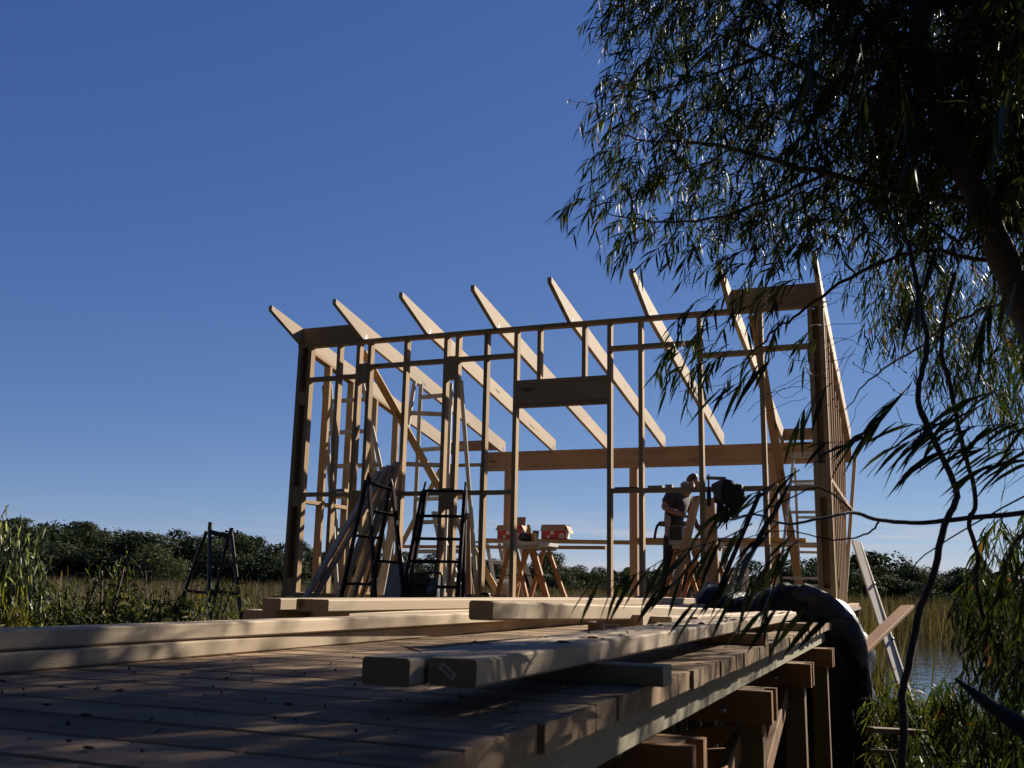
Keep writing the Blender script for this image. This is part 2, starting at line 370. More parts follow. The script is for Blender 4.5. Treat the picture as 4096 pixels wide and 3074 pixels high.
cl = k.math('MULTIPLY', k.math('MULTIPLY', cl, band), k.math('MULTIPLY', side, 0.85))
# clear-air grade of the sky colour, channel by channel
SS = 0.05; sc = k.n('SeparateColor'); k.l(sky.outputs[0], sc.inputs[0]); sj = k.n('CombineColor')
for i, (kk_, g_) in enumerate(((0.97/1.6, 0.95), (0.77/1.6, 0.7935), (0.758/1.6, 0.502))):
    k.l(k.math('MULTIPLY', k.math('POWER', k.math('MULTIPLY', sc.outputs[i], 0.075), g_), kk_/0.075), sj.inputs[i])
skyc = k.mix(cl, sj.outputs[0], (4.5, 4.6, 5.2))
bg = k.n('Background'); k.l(skyc, bg.inputs[0]); bg.inputs[1].default_value = SS
wo = k.n('OutputWorld'); k.l(bg.outputs[0], wo.inputs[0])
sl = bpy.data.lights.new('sun', 'SUN'); so = bpy.data.objects.new('sun', sl); COL.objects.link(so)
sl.energy = 5.0; sl.angle = math.radians(0.53); sl.color = (1.0, 0.90, 0.76)
sdir = Vector((math.sin(SUN_AZ)*math.cos(SUN_EL), math.cos(SUN_AZ)*math.cos(SUN_EL), math.sin(SUN_EL)))
so.rotation_euler = sdir.to_track_quat('Z', 'Y').to_euler(); so.location = sdir*50
SC.view_settings.view_transform = 'Standard'; SC.view_settings.look = 'None'
SC.view_settings.exposure = 1.263; SC.view_settings.gamma = 1.0

#@@BODY
# ================================================================== ground, water
def ground_h(x, y):
    bank = 0.5+0.5*math.tanh(((9.0+0.25*max(-12, min(6, x))) - y)*0.45)
    side = 0.5-0.5*math.tanh((x-3.5)*0.6)
    h = -1.95 + 0.75*bank*(0.35+0.65*side)
    return h + 0.06*math.sin(x*1.7+y*0.9)*math.cos(y*1.3-x*0.4)
mb = MB()
xs = sorted(set([-600, -300, -150, -80, -50] + [x*1.0 for x in range(-40, 31)] + [50, 80, 150, 300, 600]))
ys = sorted(set([-300, -80, -30, -10] + [y*1.0 for y in range(-6, 31)] + [40, 60, 80, 110, 150, 250, 400, 700]))
V = [(x, y, ground_h(x, y)) for y in ys for x in xs]; nx = len(xs)
mb.add(V, [(j*nx+i, j*nx+i+1, (j+1)*nx+i+1, (j+1)*nx+i) for j in range(len(ys)-1) for i in range(nx-1)], None, 0.5, 0, True)
tag(mb.build('ground', M['ground'], origin=(0, 0, -1.9)), 'dark marshy ground under the boardwalk and reeds', 'ground', kind='structure')
mb = MB(); WZ = -1.66
mb.add([(-60, 9, WZ), (60, 9, WZ), (60, 74, WZ), (-60, 74, WZ)], [(0, 1, 2, 3)])
tag(mb.build('water', M['water']), 'pale blue pond water between the reeds', 'water', kind='structure')

# ================================================================== boardwalk
DX = -0.554; DL = -2.62; PITCHB = 0.1476; Y0 = 1.379; YE = 9.46
bw = empty('boardwalk', (DX, 4.0, -1.3), 'long timber boardwalk of weathered cross planks leading to the house frame', 'boardwalk')
mb = MB(); kk = -14
while Y0+kk*PITCHB < YE-0.1:
    a = Y0+kk*PITCHB+0.0045; b = a+PITCHB-0.009
    e = DX+random.uniform(-0.006, 0.006); zt = random.uniform(-0.0012, 0.0012)
    bx(mb, DL+random.uniform(-.01, .01), e, a, b, -0.047+zt, zt, 'x', 0.0035)
    kk += 1
mb.build('decking', M['deck'], bw)
for x0, nm in ((DX-0.05-0.045, 'edge_joist'), (DL+0.02, 'edge_joist'), (-1.55, 'joist')):
    mb = MB(); bx(mb, x0, x0+0.045, -1.0, YE-0.05, -0.1415, -0.0485, 'y'); mb.build(nm, M['deckend'], bw)
for yb in (0.9, 2.358, 3.778, 5.329, 6.85, 8.4):
    for dy in (0.0, 0.135):
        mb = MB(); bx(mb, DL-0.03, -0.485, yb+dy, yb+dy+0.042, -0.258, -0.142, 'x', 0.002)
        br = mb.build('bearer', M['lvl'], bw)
        if dy == 0:
            for zz in (-0.165, -0.215):
                m2 = MB(); tube(m2, [(-0.66, yb-0.012, zz), (-0.66, yb+0.002, zz)], 0.013, 8); m2.build('bolt', M['zinc'], br)
    for xp in (-0.575, -1.6, DL+0.06):
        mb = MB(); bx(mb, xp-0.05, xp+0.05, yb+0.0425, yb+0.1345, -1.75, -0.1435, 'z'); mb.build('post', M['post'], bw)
for (p, q) in (((-0.62, 2.5, -0.62), (-0.62, 3.85, -0.34)), ((-0.62, 3.95, -0.72), (-0.62, 5.35, -0.30)), ((-2.4, 3.82, -0.60), (-0.66, 3.82, -0.40)), ((-2.4, 3.84, -0.86), (-0.66, 3.84, -0.66)), ((-2.4, 5.36, -0.85), (-0.66, 5.36, -0.45))):
    mb = MB(); prism(mb, p, q, 0.035, 0.09, (0, 0, 1)); mb.build('brace', M['lvl'], bw)

# ================================================================== loose timbers on the boardwalk
def timber(name, pa, pb, w_, h_, mat, label, cat='timber', group=None, up=(0, 0, 1), r=0.005):
    mb = MB(); prism(mb, pa, pb, w_, h_, up, r); o = mb.build(name, mat); return tag(o, label, cat, group)
GT = 'loose timbers lying on the boardwalk'
L1a = Vector((-1.908, -0.4, 0.0235)); L1b = Vector((-1.86, 7.2, 0.0235))
timber('timber_beam', L1a, L1b, 0.09, 0.045, M['pine'], 'long pale timber lying on the boardwalk planks, lower of the two long timbers at left', group=GT)
timber('timber_beam', (-1.975, -0.4, 0.0715), (-1.745, 7.0, 0.0715), 0.09, 0.045, M['pine'], 'long pale timber stacked on top of another at left of the boardwalk', group=GT)
# back stack
timber('timber_board', (-2.33, 3.22, 0.080), (-2.02, 9.0, 0.080), 0.16, 0.045, M['pine'], 'dark ended board at the bottom left of the back stack of timbers', group=GT)
timber('timber_board', (-2.10, 3.35, 0.080), (-1.60, 9.0, 0.080), 0.19, 0.045, M['pine'], 'bottom board under the widest timber of the back stack', group=GT)
timber('timber_beam', (-2.238, 3.16, 0.127), (-1.97, 8.6, 0.127), 0.088, 0.046, M['pine'], 'square ended timber on top of the back stack, at its left side', group=GT)
timber('timber_beam', (-2.083, 3.2, 0.127), (-1.72, 8.3, 0.127), 0.15, 0.046, M['pine'], 'wide flat timber on top of the back stack, in front of the radio', group=GT)
mb = MB(); bx(mb, -2.45, -1.95, 3.9, 3.99, 0.0, 0.057, 'x'); tag(mb.build('packer_block', M['greyboard']), 'packing block under the near end of the back stack', 'block', 'packing blocks on the boardwalk')
mb = MB(); bx(mb, -2.45, -1.65, 7.9, 7.99, 0.0, 0.057, 'x'); tag(mb.build('packer_block', M['greyboard']), 'packing block under the far end of the back stack', 'block', 'packing blocks on the boardwalk')
# thick beam across the middle
Ra = PY(1972, 2484, 3.33); Rb = PY(2900, 2479, 6.75)
dR = (Rb-Ra).normalized(); sR = dR.cross(Vector((0, 0, 1))).normalized()
timber('timber_beam', Ra - sR*0.05 + Vector((0, 0, .035)), Rb - sR*0.05 + Vector((0, 0, .035)), 0.10, 0.070, M['pine'], 'thick beam with rounded dark end resting across the middle of the boardwalk', group=GT, r=0.008)
# front pair on packers
F2a = PZ(1907, 2757, .0462); F2b = PZ(3187, 2479, .0462); dF = (F2b-F2a).normalized(); sF = dF.cross(Vector((0, 0, 1))).normalized()
F2c = F2a - sF*0.046 + Vector((0, 0, .0235)); F2d = F2b - sF*0.046 + Vector((0, 0, .0235))
f2 = timber('timber_beam', F2c, F2d, 0.09, 0.046, M['pine'], 'nearest long timber with a paper tag on its dark end, right one of the front pair', group=GT, r=0.005)
F1a = F2c - sF*0.098 - dF*0.05; F1b = F2d - sF*0.094 + dF*0.12
timber('timber_beam', F1a, F1b, 0.09, 0.046, M['pine'], 'nearest long timber with a plain dark end, left one of the front pair', group=GT, r=0.005)
# paper tag on the end grain
mb = MB(); c0 = F2c - dF*0.0006; a = math.radians(-38); ux = sF*math.cos(a)+Vector((0, 0, 1))*math.sin(a); uz = -sF*math.sin(a)+Vector((0, 0, 1))*math.cos(a)
c0 = c0 + sF*(-0.008) + Vector((0, 0, 0.002))
sheetbox(mb, [c0-ux*.017-uz*.0065, c0+ux*.017-uz*.0065, c0+ux*.017+uz*.0065, c0-ux*.017+uz*.0065], 0.0005)
tg = mb.build('paper_tag', M['paper'], f2)
text_mesh('tag_text', '90x45', 0.009, c0-dF*0.0009, ux, uz, M['black'], tg, 0.0002)
# packers across the deck edge
def packer(pts, zt, label, mat='frame'):
    x0, x1, y0, y1 = pts; mb = MB(); bx(mb, x0, x1, y0, y1, 0.0008, zt, 'x', 0.002)
    return tag(mb.build('packer_block', M[mat]), label, 'block', 'packing blocks on the boardwalk')
packer((-1.19, -0.518, 2.215, 2.30), 0.045, 'packing block overhanging the boardwalk edge, nearest one under the front timbers', 'deckend')
packer((-1.10, -0.553, 4.175, 4.262), 0.045, 'packing block under the middle of the front timbers, second from the near end', 'warm')
packer((-1.15, -0.527, 5.82, 5.905), 0.045, 'packing block under the far ends of the front timbers, near the black tarp', 'pine')
pb = packer((-1.475, -1.235, 4.86, 5.15), 0.088, 'short block with a printed label under the thick beam', 'pine')
mb = MB(); sheetbox(mb, [(-1.445, 4.859, .012), (-1.355, 4.859, .012), (-1.355, 4.859, .038), (-1.445, 4.859, .038)], -0.001)
lb = mb.build('printed_label', M['paper'], pb); text_mesh('label_text', '686763', 0.02, (-1.40, 4.8575, .025), (1, 0, 0), (0, 0, 1), M['black'], lb, 0.0003)
packer((-1.55, -1.478, 4.95, 5.04), 0.042, 'small offcut beside the labelled block under the thick beam', 'warm')
packer((-1.235, -1.05, 5.3, 5.4), 0.075, 'dark packing block under the middle of the thick beam', 'greyboard')
timber('timber_board', (-1.18, 5.0, 0.064), (-0.86, 7.6, 0.064), 0.12, 0.03, M['pine'], 'thin pale board lying under the thick beam', group=GT)

# ================================================================== house frame
YF, YB, FZ, PT = 9.6, 13.9, 0.05, 3.013     # front plane, rear plane, floor, top of the front plate
XL, XR = -6.67, -0.622
hf = empty('house_frame', ((XL+XR)/2, (YF+YB)/2, FZ-1.5), 'unfinished timber house frame of studs with sloping rafters and no cladding', 'house frame')
def part(name, mb, mat=None): return mb.build(name, M[mat or 'frame'], hf)
def stud(x0, x1, z0=FZ+0.045, z1=PT-0.045, y0=YF, y1=YF+0.09, mat='frame', name='stud'):
    mb = MB(); bx(mb, x0, x1, y0, y1, z0, z1, 'z', 0.003); return part(name, mb, mat)
for x0, x1 in ((-6.668, -6.62), (-6.525, -6.48), (-6.124, -6.079), (-5.858, -5.81), (-5.706, -5.661), (-5.23, -5.185), (-4.722, -4.676), (-4.578, -4.532), (-4.226, -4.181), (-3.869, -3.824), (-2.811, -2.766), (-2.477, -2.432), (-1.864, -1.819), (-1.253, -1.208), (-0.775, -0.73), (-0.668, -0.622)):
    stud(x0, x1)
for x0, x1 in ((-3.597, -3.554), (-3.09, -3.047)): stud(x0, x1, 2.405, PT-0.045)
# blocks filling the double studs
for x0, x1, z0, z1 in ((-6.6195, -6.5255, 0.0955, 0.26), (-6.6195, -6.5255, 1.07, 1.30), (-6.6195, -6.5255, 2.27, 2.43), (-5.8095, -5.7065, 1.05, 1.24), (-5.8095, -5.7065, 2.5, 2.72), (-4.6755, -4.5785, 1.02, 1.25), (-4.6755, -4.5785, 2.47, 2.73), (-0.7295, -0.6685, 0.0955, 0.26), (-0.7295, -0.6685, 1.1, 1.42)):
    mb = MB(); bx(mb, x0, x1, YF+0.002, YF+0.088, z0, z1, 'z', 0.002); part('stud_block', mb)
for x0, x1 in ((-6.668, -6.53), (-0.76, -0.625)): stud(x0, x1, FZ+.045, PT-.05, YF+.0925, YF+.136, 'frame', 'corner_stud')
mb = MB(); bx(mb, XL, XR, YF-0.001, YF+0.091, PT-0.0445, PT, 'x'); part('top_plate', mb)
mb = MB(); bx(mb, XL, -3.83, YF-0.001, YF+0.091, FZ, FZ+0.0445, 'x'); part('bottom_plate', mb)
mb = MB(); bx(mb, -2.81, XR, YF-0.001, YF+0.091, FZ, FZ+0.0445, 'x'); part('bottom_plate', mb)
def nog(x0, x1, zt, y0=YF+0.001, y1=YF+0.089, mat='frame'):
    mb = MB(); bx(mb, x0+0.0005, x1-0.0005, y0, y1, zt-0.045, zt, 'x'); return part('nogging', mb, mat)
for x0, x1, z in ((-6.48, -6.124, 2.597), (-6.079, -5.858, 2.603), (-5.661, -5.23, 2.707), (-5.185, -4.722, 2.71), (-4.532, -4.226, 2.716), (-4.181, -3.869, 2.716), (-2.766, -2.477, 2.714), (-2.432, -1.864, 2.713), (-1.819, -1.253, 2.574), (-1.208, -0.775, 2.60),
                  (-6.48, -6.124, 1.229), (-6.079, -5.858, 1.222), (-5.661, -5.23, 1.222), (-5.185, -4.722, 1.22), (-4.532, -4.226, 1.219), (-4.181, -3.869, 1.218), (-2.766, -2.477, 1.216), (-2.432, -1.864, 1.214), (-1.819, -1.253, 1.216), (-1.208, -0.775, 1.212)):
    nog(x0, x1, z)
mb = MB(); bx(mb, -3.8235, -2.8115, YF+0.004, YF+0.05, 2.152, 2.36, 'x', 0.002); part('lintel', mb)
mb = MB(); bx(mb, -3.8235, -2.8115, YF, YF+0.09, 2.361, 2.4045, 'x'); part('lintel_plate', mb)
mb = MB(); bx(mb, -3.8235, -2.8115, YF, YF+0.09, 2.107, 2.1515, 'x'); part('lintel_plate', mb)
# rafters with seat on front plate and rear beam
SL = math.tan(math.radians(9.88)); RX = [-6.67, -5.815, -4.976, -4.121, -3.259, -2.400, -1.548, -0.667]
def rz(y): return PT+0.001-(y-YF)*SL        # underside
for x in RX:
    mb = MB(); y0, y1, hgt = 8.965, 14.05, 0.196; tail = 0.058
    V = []; G = []
    for xx in (x, x+0.045):
        for (yy, zz) in ((y0, rz(y0)+hgt-tail), (YF-0.01, rz(YF-0.01)+0.001), (y1, rz(y1)), (y1, rz(y1)+hgt), (y0, rz(y0)+hgt)):
            V.append((xx, yy, zz)); G.append((yy-y0, xx-x-0.02, zz-rz(yy)-0.1))
    mb.add(V, [(4, 3, 2, 1, 0), (5, 6, 7, 8, 9), (0, 1, 6, 5), (1, 2, 7, 6), (2, 3, 8, 7), (3, 4, 9, 8), (4, 0, 5, 9)], G, random.random())
    ro = part('rafter', mb, 'rafter')
    if x > -6.5:
        for yy, sgn in ((YF+0.02, 1), (YB+0.02, -1), (YB+0.02, 1)):
            m2 = MB(); xb = x+0.0455 if sgn > 0 else x-0.0025; z0 = rz(yy)
            V = [(xb, yy, z0), (xb, yy+0.075, z0-0.012), (xb+0.002, yy+0.075, z0-0.012), (xb+0.002, yy, z0), (xb, yy+0.035, z0+0.09), (xb+0.002, yy+0.035, z0+0.09)]
            m2.add(V, [(0, 1, 4), (3, 5, 2), (0, 4, 5, 3), (1, 2, 5, 4)])
            sheetbox(m2, [(xb, yy, z0+0.0012), (xb+sgn*0.045, yy, z0+0.0012), (xb+sgn*0.045, yy+0.05, z0+0.0012), (xb, yy+0.05, z0+0.0012)], 0.0015)
            m2.build('bracket', M['zinc'], ro)
for i in (0, 6):
    mb = MB(); bx(mb, RX[i]+0.046, RX[i+1]-0.001, YF+0.004, YF+0.049, PT+0.001, PT+0.196, 'x'); part('blocking', mb, 'frame')
for i in (6, 0):
    mb = MB(); bx(mb, RX[i]+0.046, RX[i+1]-0.001, YB+0.003, YB+0.047, rz(YB)+0.03, rz(YB)+0.19, 'x'); part('blocking', mb, 'beam')
# rear beam, rear wall
zb = rz(YB)-0.004
mb = MB(); bx(mb, -6.08, XR, YB, YB+0.09, zb-0.042, zb, 'x'); part('beam_plate', mb, 'beam')
mb = MB(); bx(mb, -6.08, XR, YB+0.006, YB+0.084, zb-0.247, zb-0.0425, 'x'); part('rear_beam', mb, 'beam')
mb = MB(); bx(mb, -6.08, XR, YB+0.001, YB+0.09, zb-0.292, zb-0.2475, 'x'); part('beam_plate', mb, 'beam')
mb = MB(); bx(mb, XL, -6.081, YB, YB+0.09, zb-0.21, zb-0.165, 'x'); part('top_plate', mb, 'frame')
for xc in (-5.714, -3.727, -1.728):
    for dx in (0, 0.0585):
        mb = MB(); bx(mb, xc+dx, xc+dx+0.0575, YB, YB+0.09, FZ+0.045, zb-0.2925, 'z'); part('post', mb, 'warm')
for x0 in (-6.66, -6.13): stud(x0, x0+0.045, FZ+0.045, zb-0.2105, YB, YB+0.09)
mb = MB(); bx(mb, XL, XR, YB, YB+0.09, FZ, FZ+0.0445, 'x'); part('bottom_plate', mb, 'warm')
# left and right raked walls
def sidewall(x0, ys_, mat, nz=1.17):
    x1 = x0+0.09 if x0 < -3 else x0; x0 = x1-0.09
    for y in ys_:
        sk = 0 if x0 < -3 else -.022*(y-YF)
        mb = MB(); V = []; G = []
        for (xx, yy) in ((x0, y), (x1, y), (x1, y+0.045), (x0, y+0.045)):
            V += [(xx+sk*1.5, yy, FZ+0.045), (xx+sk*.7, yy, rz(yy)-0.047)]; G += [(0, xx-x0-.045, yy-y-.02), (2.7, xx-x0-.045, yy-y-.02)]
        mb.add(V, [(0, 2, 3, 1), (2, 4, 5, 3), (4, 6, 7, 5), (6, 0, 1, 7), (1, 3, 5, 7), (0, 6, 4, 2)], G, random.random()); part('stud', mb, mat)
    mb = MB(); prism(mb, ((x0+x1)/2, YF+0.095, rz(YF+0.095)-0.024), ((x0+x1)/2, ys_[-1]+0.045, rz(ys_[-1]+0.045)-0.024), 0.09, 0.044); part('top_plate', mb, mat)
    mb = MB(); bx(mb, x0, x1, YF+0.095, YB-0.003, FZ, FZ+0.0445, 'y'); part('bottom_plate', mb, mat)
    yy = [YF+0.092-0.045] + list(ys_)
    for a, b in zip(yy[:-1], yy[1:]):
        mb = MB(); bx(mb, x0+0.001, x1-0.001, a+0.0455, b-0.0005, nz-0.045, nz, 'y'); part('nogging', mb, mat)
sidewall(XL, [10.19, 10.76, 11.38, 12.0], 'frame')
sidewall(XR, [9.94, 10.45, 10.97, 11.5, 12.05, 12.6, 13.2, 13.76], 'warm', 1.30)
# braces
for pa, pb, w_, mat in ((PY(1452, 1408, 9.74), PY(1990, 2372, 12.6), 0.09, 'frame'), (PY(1762, 1880, 12.7), PY(1500, 2385, 12.9), 0.07, 'frame'), (PY(3014, 1262, 9.75), PY(3206, 2395, 12.2), 0.09, 'warm')):
    mb = MB(); prism(mb, pa, pb, 0.035, w_, (1, 0.35, 0)); part('brace', mb, mat)
# floor platform
mb = MB()
for i in range(31):
    y = 9.47+i*0.146; bx(mb, XL-0.03, XR+0.02, y, y+0.142, FZ-0.032, FZ-0.001, 'x', 0.002)
part('floor', mb, 'floor')
for y in (9.52, 10.6, 11.7, 12.8, 13.9):
    mb = MB(); bx(mb, XL, XR, y, y+0.045, FZ-0.225, FZ-0.0325, 'x'); part('bearer', mb, 'lvl')
    for x in (XL+0.1, -4.6, -2.6, XR-0.12):
        mb = MB(); bx(mb, x-0.05, x+0.05, y+0.0455, y+0.14, -2.0, FZ-0.034, 'z'); part('pile', mb, 'post')
mb = MB(); prism(mb, (-0.80, 13.82, FZ), PY(3420, 1830, 13.7), 0.045, 0.09, (0, 1, 0)); part('corner_stud', mb, 'pine')

# ================================================================== things standing in and by the frame
def seg(mb, a, b, w_, h_, up=(0, 1, 0), r=0.003, mi=0): prism(mb, a, b, w_, h_, up, r, None, mi)
def frame_ladder(name, label, cat, halves, mat, size, group=None, top=None, chain=None):
    """halves: list of (Ltop, Lbot, Rtop, Rbot, rung fractions)"""
    base = sum((h[1]+h[3] for h in halves), Vector())/(2*len(halves)); base.z = min(min(h[1].z, h[3].z) for h in halves)
    root = empty(name, base, label, cat, group)
    for Lt, Lb, Rt, Rb, fr in halves:
        side = (Rt-Lt).normalized()
        for a, b in ((Lt, Lb), (Rt, Rb)):
            mb = MB(); seg(mb, a, b, size[1], size[0], side); mb.build('rail', M[mat], root)
        for t in fr:
            mb = MB(); seg(mb, Lt.lerp(Lb, t)+side*size[0]*.5, Rt.lerp(Rb, t)-side*size[0]*.5, size[3], size[2], (0, 0, 1)); mb.build('rung', M[mat], root)
    if top:
        for a, b in top:
            mb = MB(); seg(mb, a, b, 0.05, 0.03, (0, 0, 1)); mb.build('cap', M[mat], root)
    if chain:
        for a, b, sag in chain:
            mb = MB(); n = 22
            for i in range(n):
                t = (i+.5)/n; p = a.lerp(b, t) - Vector((0, 0, sag*4*t*(1-t))); t2 = (i+.9)/n
                q = a.lerp(b, t2) - Vector((0, 0, sag*4*t2*(1-t2))); d = (q-p).normalized(); L = (b-a).length/n*0.75+0.004
                s = d.cross(Vector((0, 1, 0) if i % 2 else (1, 0, 0.2))).normalized()
                ring = [p + d*math.cos(x)*L*.75 + s*math.sin(x)*L*.42 for x in [2*PI*j/8 for j in range(9)]]
                tube(mb, ring, 0.0032, 4, cap=False)
            mb.build('chain', M[mat], root)
    return root
def foot(x, y, Y, z): 
    p = PY(x, y, Y); return p
def down(a, b, z):                # extend the line a-b down to height z
    t = (z-a.z)/(b.z-a.z); return a.lerp(b, t)
Z1 = lambda x, y: (1200+x/3.0186, 1850+y/3.0186)       # zoom frames used while measuring
def PYz(zf, x, y, Y): X_, Y_ = zf(x, y); return PY(X_, Y_, Y)
GS = 'black steel trestle frames'
# steel trestle beside the leaning boards
Lt, Lb = PYz(Z1, 832, 190, 9.0), PYz(Z1, 905, 1620, 8.75)
Rt, Rb = PYz(Z1, 1118, 285, 9.25), PYz(Z1, 1210, 1180, 9.08)
Rb = down(Rt, Rb, 0.0); Lb = down(Lt, Lb, 0.0)
L2t, L2b = PYz(Z1, 800, 215, 9.02), down(PYz(Z1, 800, 215, 9.02), PYz(Z1, 500, 1620, 9.1), 0.0)
R2t, R2b = PYz(Z1, 1082, 280, 9.28), down(PYz(Z1, 1082, 280, 9.28), PYz(Z1, 930, 1230, 9.36), 0.0)
t2 = frame_ladder('steel_trestle', 'black steel trestle opened into an A shape in front of the leaning boards', 'trestle',
    [(Lt, Lb, Rt, Rb, [.04, .265, .66]), (L2t, L2b, R2t, R2b, [.45, .84])], 'steel', (0.036, 0.036, 0.030, 0.026), GS,
    chain=[(PYz(Z1, 840, 870, 8.98), PYz(Z1, 860, 1090, 8.98), 0.0), (PYz(Z1, 1020, 1140, 9.1), PYz(Z1, 930, 1245, 9.2), 0.03)])
for a, b in ((Lt, L2t), (Rt, R2t)):
    m2 = MB(); c = (a+b)/2; V = [a+Vector((.02, 0, -.03)), b+Vector((-.02, 0, -.03)), c+Vector((0, 0, .075)), a+Vector((.02, .012, -.03)), b+Vector((-.02, .012, -.03)), c+Vector((0, .012, .075))]
    m2.add(V, [(0, 1, 2), (3, 5, 4), (0, 2, 5, 3), (1, 4, 5, 2), (0, 3, 4, 1)]); m2.build('hinge_plate', M['steel'], t2)
# steel trestle behind the radio
Lt, Lb = PYz(Z1, 1488, 345, 9.15), down(PYz(Z1, 1488, 345, 9.15), PYz(Z1, 1300, 1310, 9.0), 0)
Rt, Rb = PYz(Z1, 1992, 350, 9.15), down(PYz(Z1, 1992, 350, 9.15), PYz(Z1, 1905, 1625, 9.0), 0)
fz = [(0.0), .225, .425, .62, .835]
R2b = Rb+Vector((0.0, .14, 0)); L2b = Lb+Vector((0.0, .14, 0))
t3 = frame_ladder('steel_trestle', 'black steel trestle seen square on behind the radio, with five rungs', 'trestle',
    [(Lt, Lb, Rt, Rb, fz), (Lt+Vector((.02, .03, 0)), L2b, Rt+Vector((-.01, .03, 0)), R2b, [.985])], 'steel', (0.038, 0.034, 0.030, 0.026), GS,
    chain=[(PYz(Z1, 1668, 910, 9.08), PYz(Z1, 1645, 1290, 9.08), 0.0)])
for a in (Lt, Rt):
    m2 = MB(); seg(m2, a+Vector((0, 0, -.01)), a+Vector((.02 if a is Lt else .0, .01, .095)), .02, .02); m2.build('hinge_plate', M['steel'], t3)
# steel trestle in the reeds
Z0 = lambda x, y: (x/2.011, 1900+y/2.011)
g0 = ground_h(-8.0, 10.2)
a1, b1 = PYz(Z0, 1688, 445, 10.0), PYz(Z0, 1680, 1150, 9.8); a2, b2 = PYz(Z0, 1858, 485, 10.2), PYz(Z0, 1938, 1145, 10.05)
c1, e1 = PYz(Z0, 1662, 455, 10.05), PYz(Z0, 1500, 900, 10.2); c2, e2 = PYz(Z0, 1832, 505, 10.25), PYz(Z0, 1705, 1100, 10.5)
b1, b2, e1, e2 = down(a1, b1, g0), down(a2, b2, g0), down(c1, e1, g0), down(c2, e2, g0)
def zfrac(a, b, x, y): return (a.z-PYz(Z0, x, y, a.y).z)/(a.z-b.z)
frame_ladder('steel_trestle', 'grey steel trestle standing out in the reeds left of the house frame', 'trestle',
    [(a1, b1, a2, b2, [.012, zfrac(a1, b1, 1690, 700), zfrac(a1, b1, 1690, 930)]), (c1, e1, c2, e2, [zfrac(c1, e1, 1600, 690), zfrac(c1, e1, 1540, 930)])], 'greysteel', (0.042, 0.042, 0.040, 0.030), GS,
    top=[(a1+Vector((0, 0, -.01)), a2+Vector((0, 0, -.01))), (a1, a1+Vector((0, 0, .1))), (a2, a2+Vector((0, 0, .09)))])
# white painted trestle ladders in the left half of the frame
Z4 = lambda x, y: (1200+x/3.0186, 1350+y/3.0186)
GW = 'white painted trestle ladders in the frame'
A, B = PYz(Z4, 290, 585, 10.7), PYz(Z4, 352, 1570, 10.45); C_, D_ = PYz(Z4, 752, 550, 10.75), PYz(Z4, 975, 1575, 10.5)
A2, B2 = PYz(Z4, 368, 570, 10.75), PYz(Z4, 385, 1010, 10.95); C2, D2 = PYz(Z4, 790, 560, 10.8), PYz(Z4, 905, 1575, 11.3)
B, D_, B2, D2 = [down(p, q, FZ) for p, q in ((A, B), (C_, D_), (A2, B2), (C2, D2))]
frame_ladder('trestle_ladder', 'white trestle ladder with wide timber rungs, left of the leaning boards', 'ladder',
    [(A, B, C_, D_, [.085, .245, .41, .555]), (A2, B2, C2, D2, [.68, .80, .92])], 'whitewood', (0.05, 0.03, 0.055, 0.02), GW)
A, B = PYz(Z4, 1385, 540, 10.9), PYz(Z4, 1312, 1000, 10.7); C_, D_ = PYz(Z4, 1822, 560, 10.9), PYz(Z4, 1790, 1400, 10.6)
A2, B2 = PYz(Z4, 1462, 565, 10.95), PYz(Z4, 1412, 1650, 11.4); C2, D2 = PYz(Z4, 1943, 520, 10.95), PYz(Z4, 2028, 1640, 11.3)
B, D_, B2, D2 = [down(p, q, FZ) for p, q in ((A, B), (C_, D_), (A2, B2), (C2, D2))]
frame_ladder('trestle_ladder', 'white trestle ladder with wide timber rungs, behind the steel trestle and radio', 'ladder',
    [(A2, B2, C2, D2, [.06, .30, .53, .64, .78]), (A, B, C_, D_, [.16, .41])], 'whitewood', (0.05, 0.03, 0.055, 0.02), GW)
# small folded white trestle whose peak shows behind the radio
Z2 = lambda x, y: (1000+x/2.212, 1700+y/2.212)
A, C_ = PYz(Z2, 1622, 775, 12.6), PYz(Z2, 1640, 775, 12.6)
frame_ladder('trestle_ladder', 'small grooved grey trestle with a pointed top, leaning behind the steel trestle', 'ladder',
    [(A, down(A, PYz(Z2, 1575, 870, 12.5) + Vector((.12, 0, 0)), FZ), C_, down(C_, PYz(Z2, 1760, 1130, 12.5), FZ), [.45, .8])], 'whitewood', (0.05, 0.05, 0.05, 0.02), GW)
# aluminium step ladder on the right
ZW = lambda x, y: (3050+x/2.2133, 1700+y/2.2133)
A, B = PYz(ZW, 275, 292, 11.4), PYz(ZW, 160, 1300, 11.0); C_, D_ = PYz(ZW, 470, 285, 11.4), PYz(ZW, 520, 1300, 11.0)
A2, B2 = PYz(ZW, 287, 380, 11.5), PYz(ZW, 325, 1300, 12.0); C2, D2 = PYz(ZW, 462, 380, 11.5), PYz(ZW, 500, 1300, 12.0)
B, D_, B2, D2 = [down(p, q, FZ) for p, q in ((A, B), (C_, D_), (A2, B2), (C2, D2))]
st = frame_ladder('step_ladder', 'aluminium step ladder with flat treads in the right hand bay of the frame', 'ladder',
    [(A, B, C_, D_, [.17, .38, .59, .81]), (A2, B2, C2, D2, [.12, .35, .60, .84])], 'alu', (0.028, 0.03, 0.026, 0.075))
mb = MB(); a, b = PYz(ZW, 258, 272, 11.38), PYz(ZW, 490, 266, 11.38); seg(mb, a, b, 0.12, 0.055, (0, 0, 1)); cp = mb.build('top_tread', M['alu'], st)
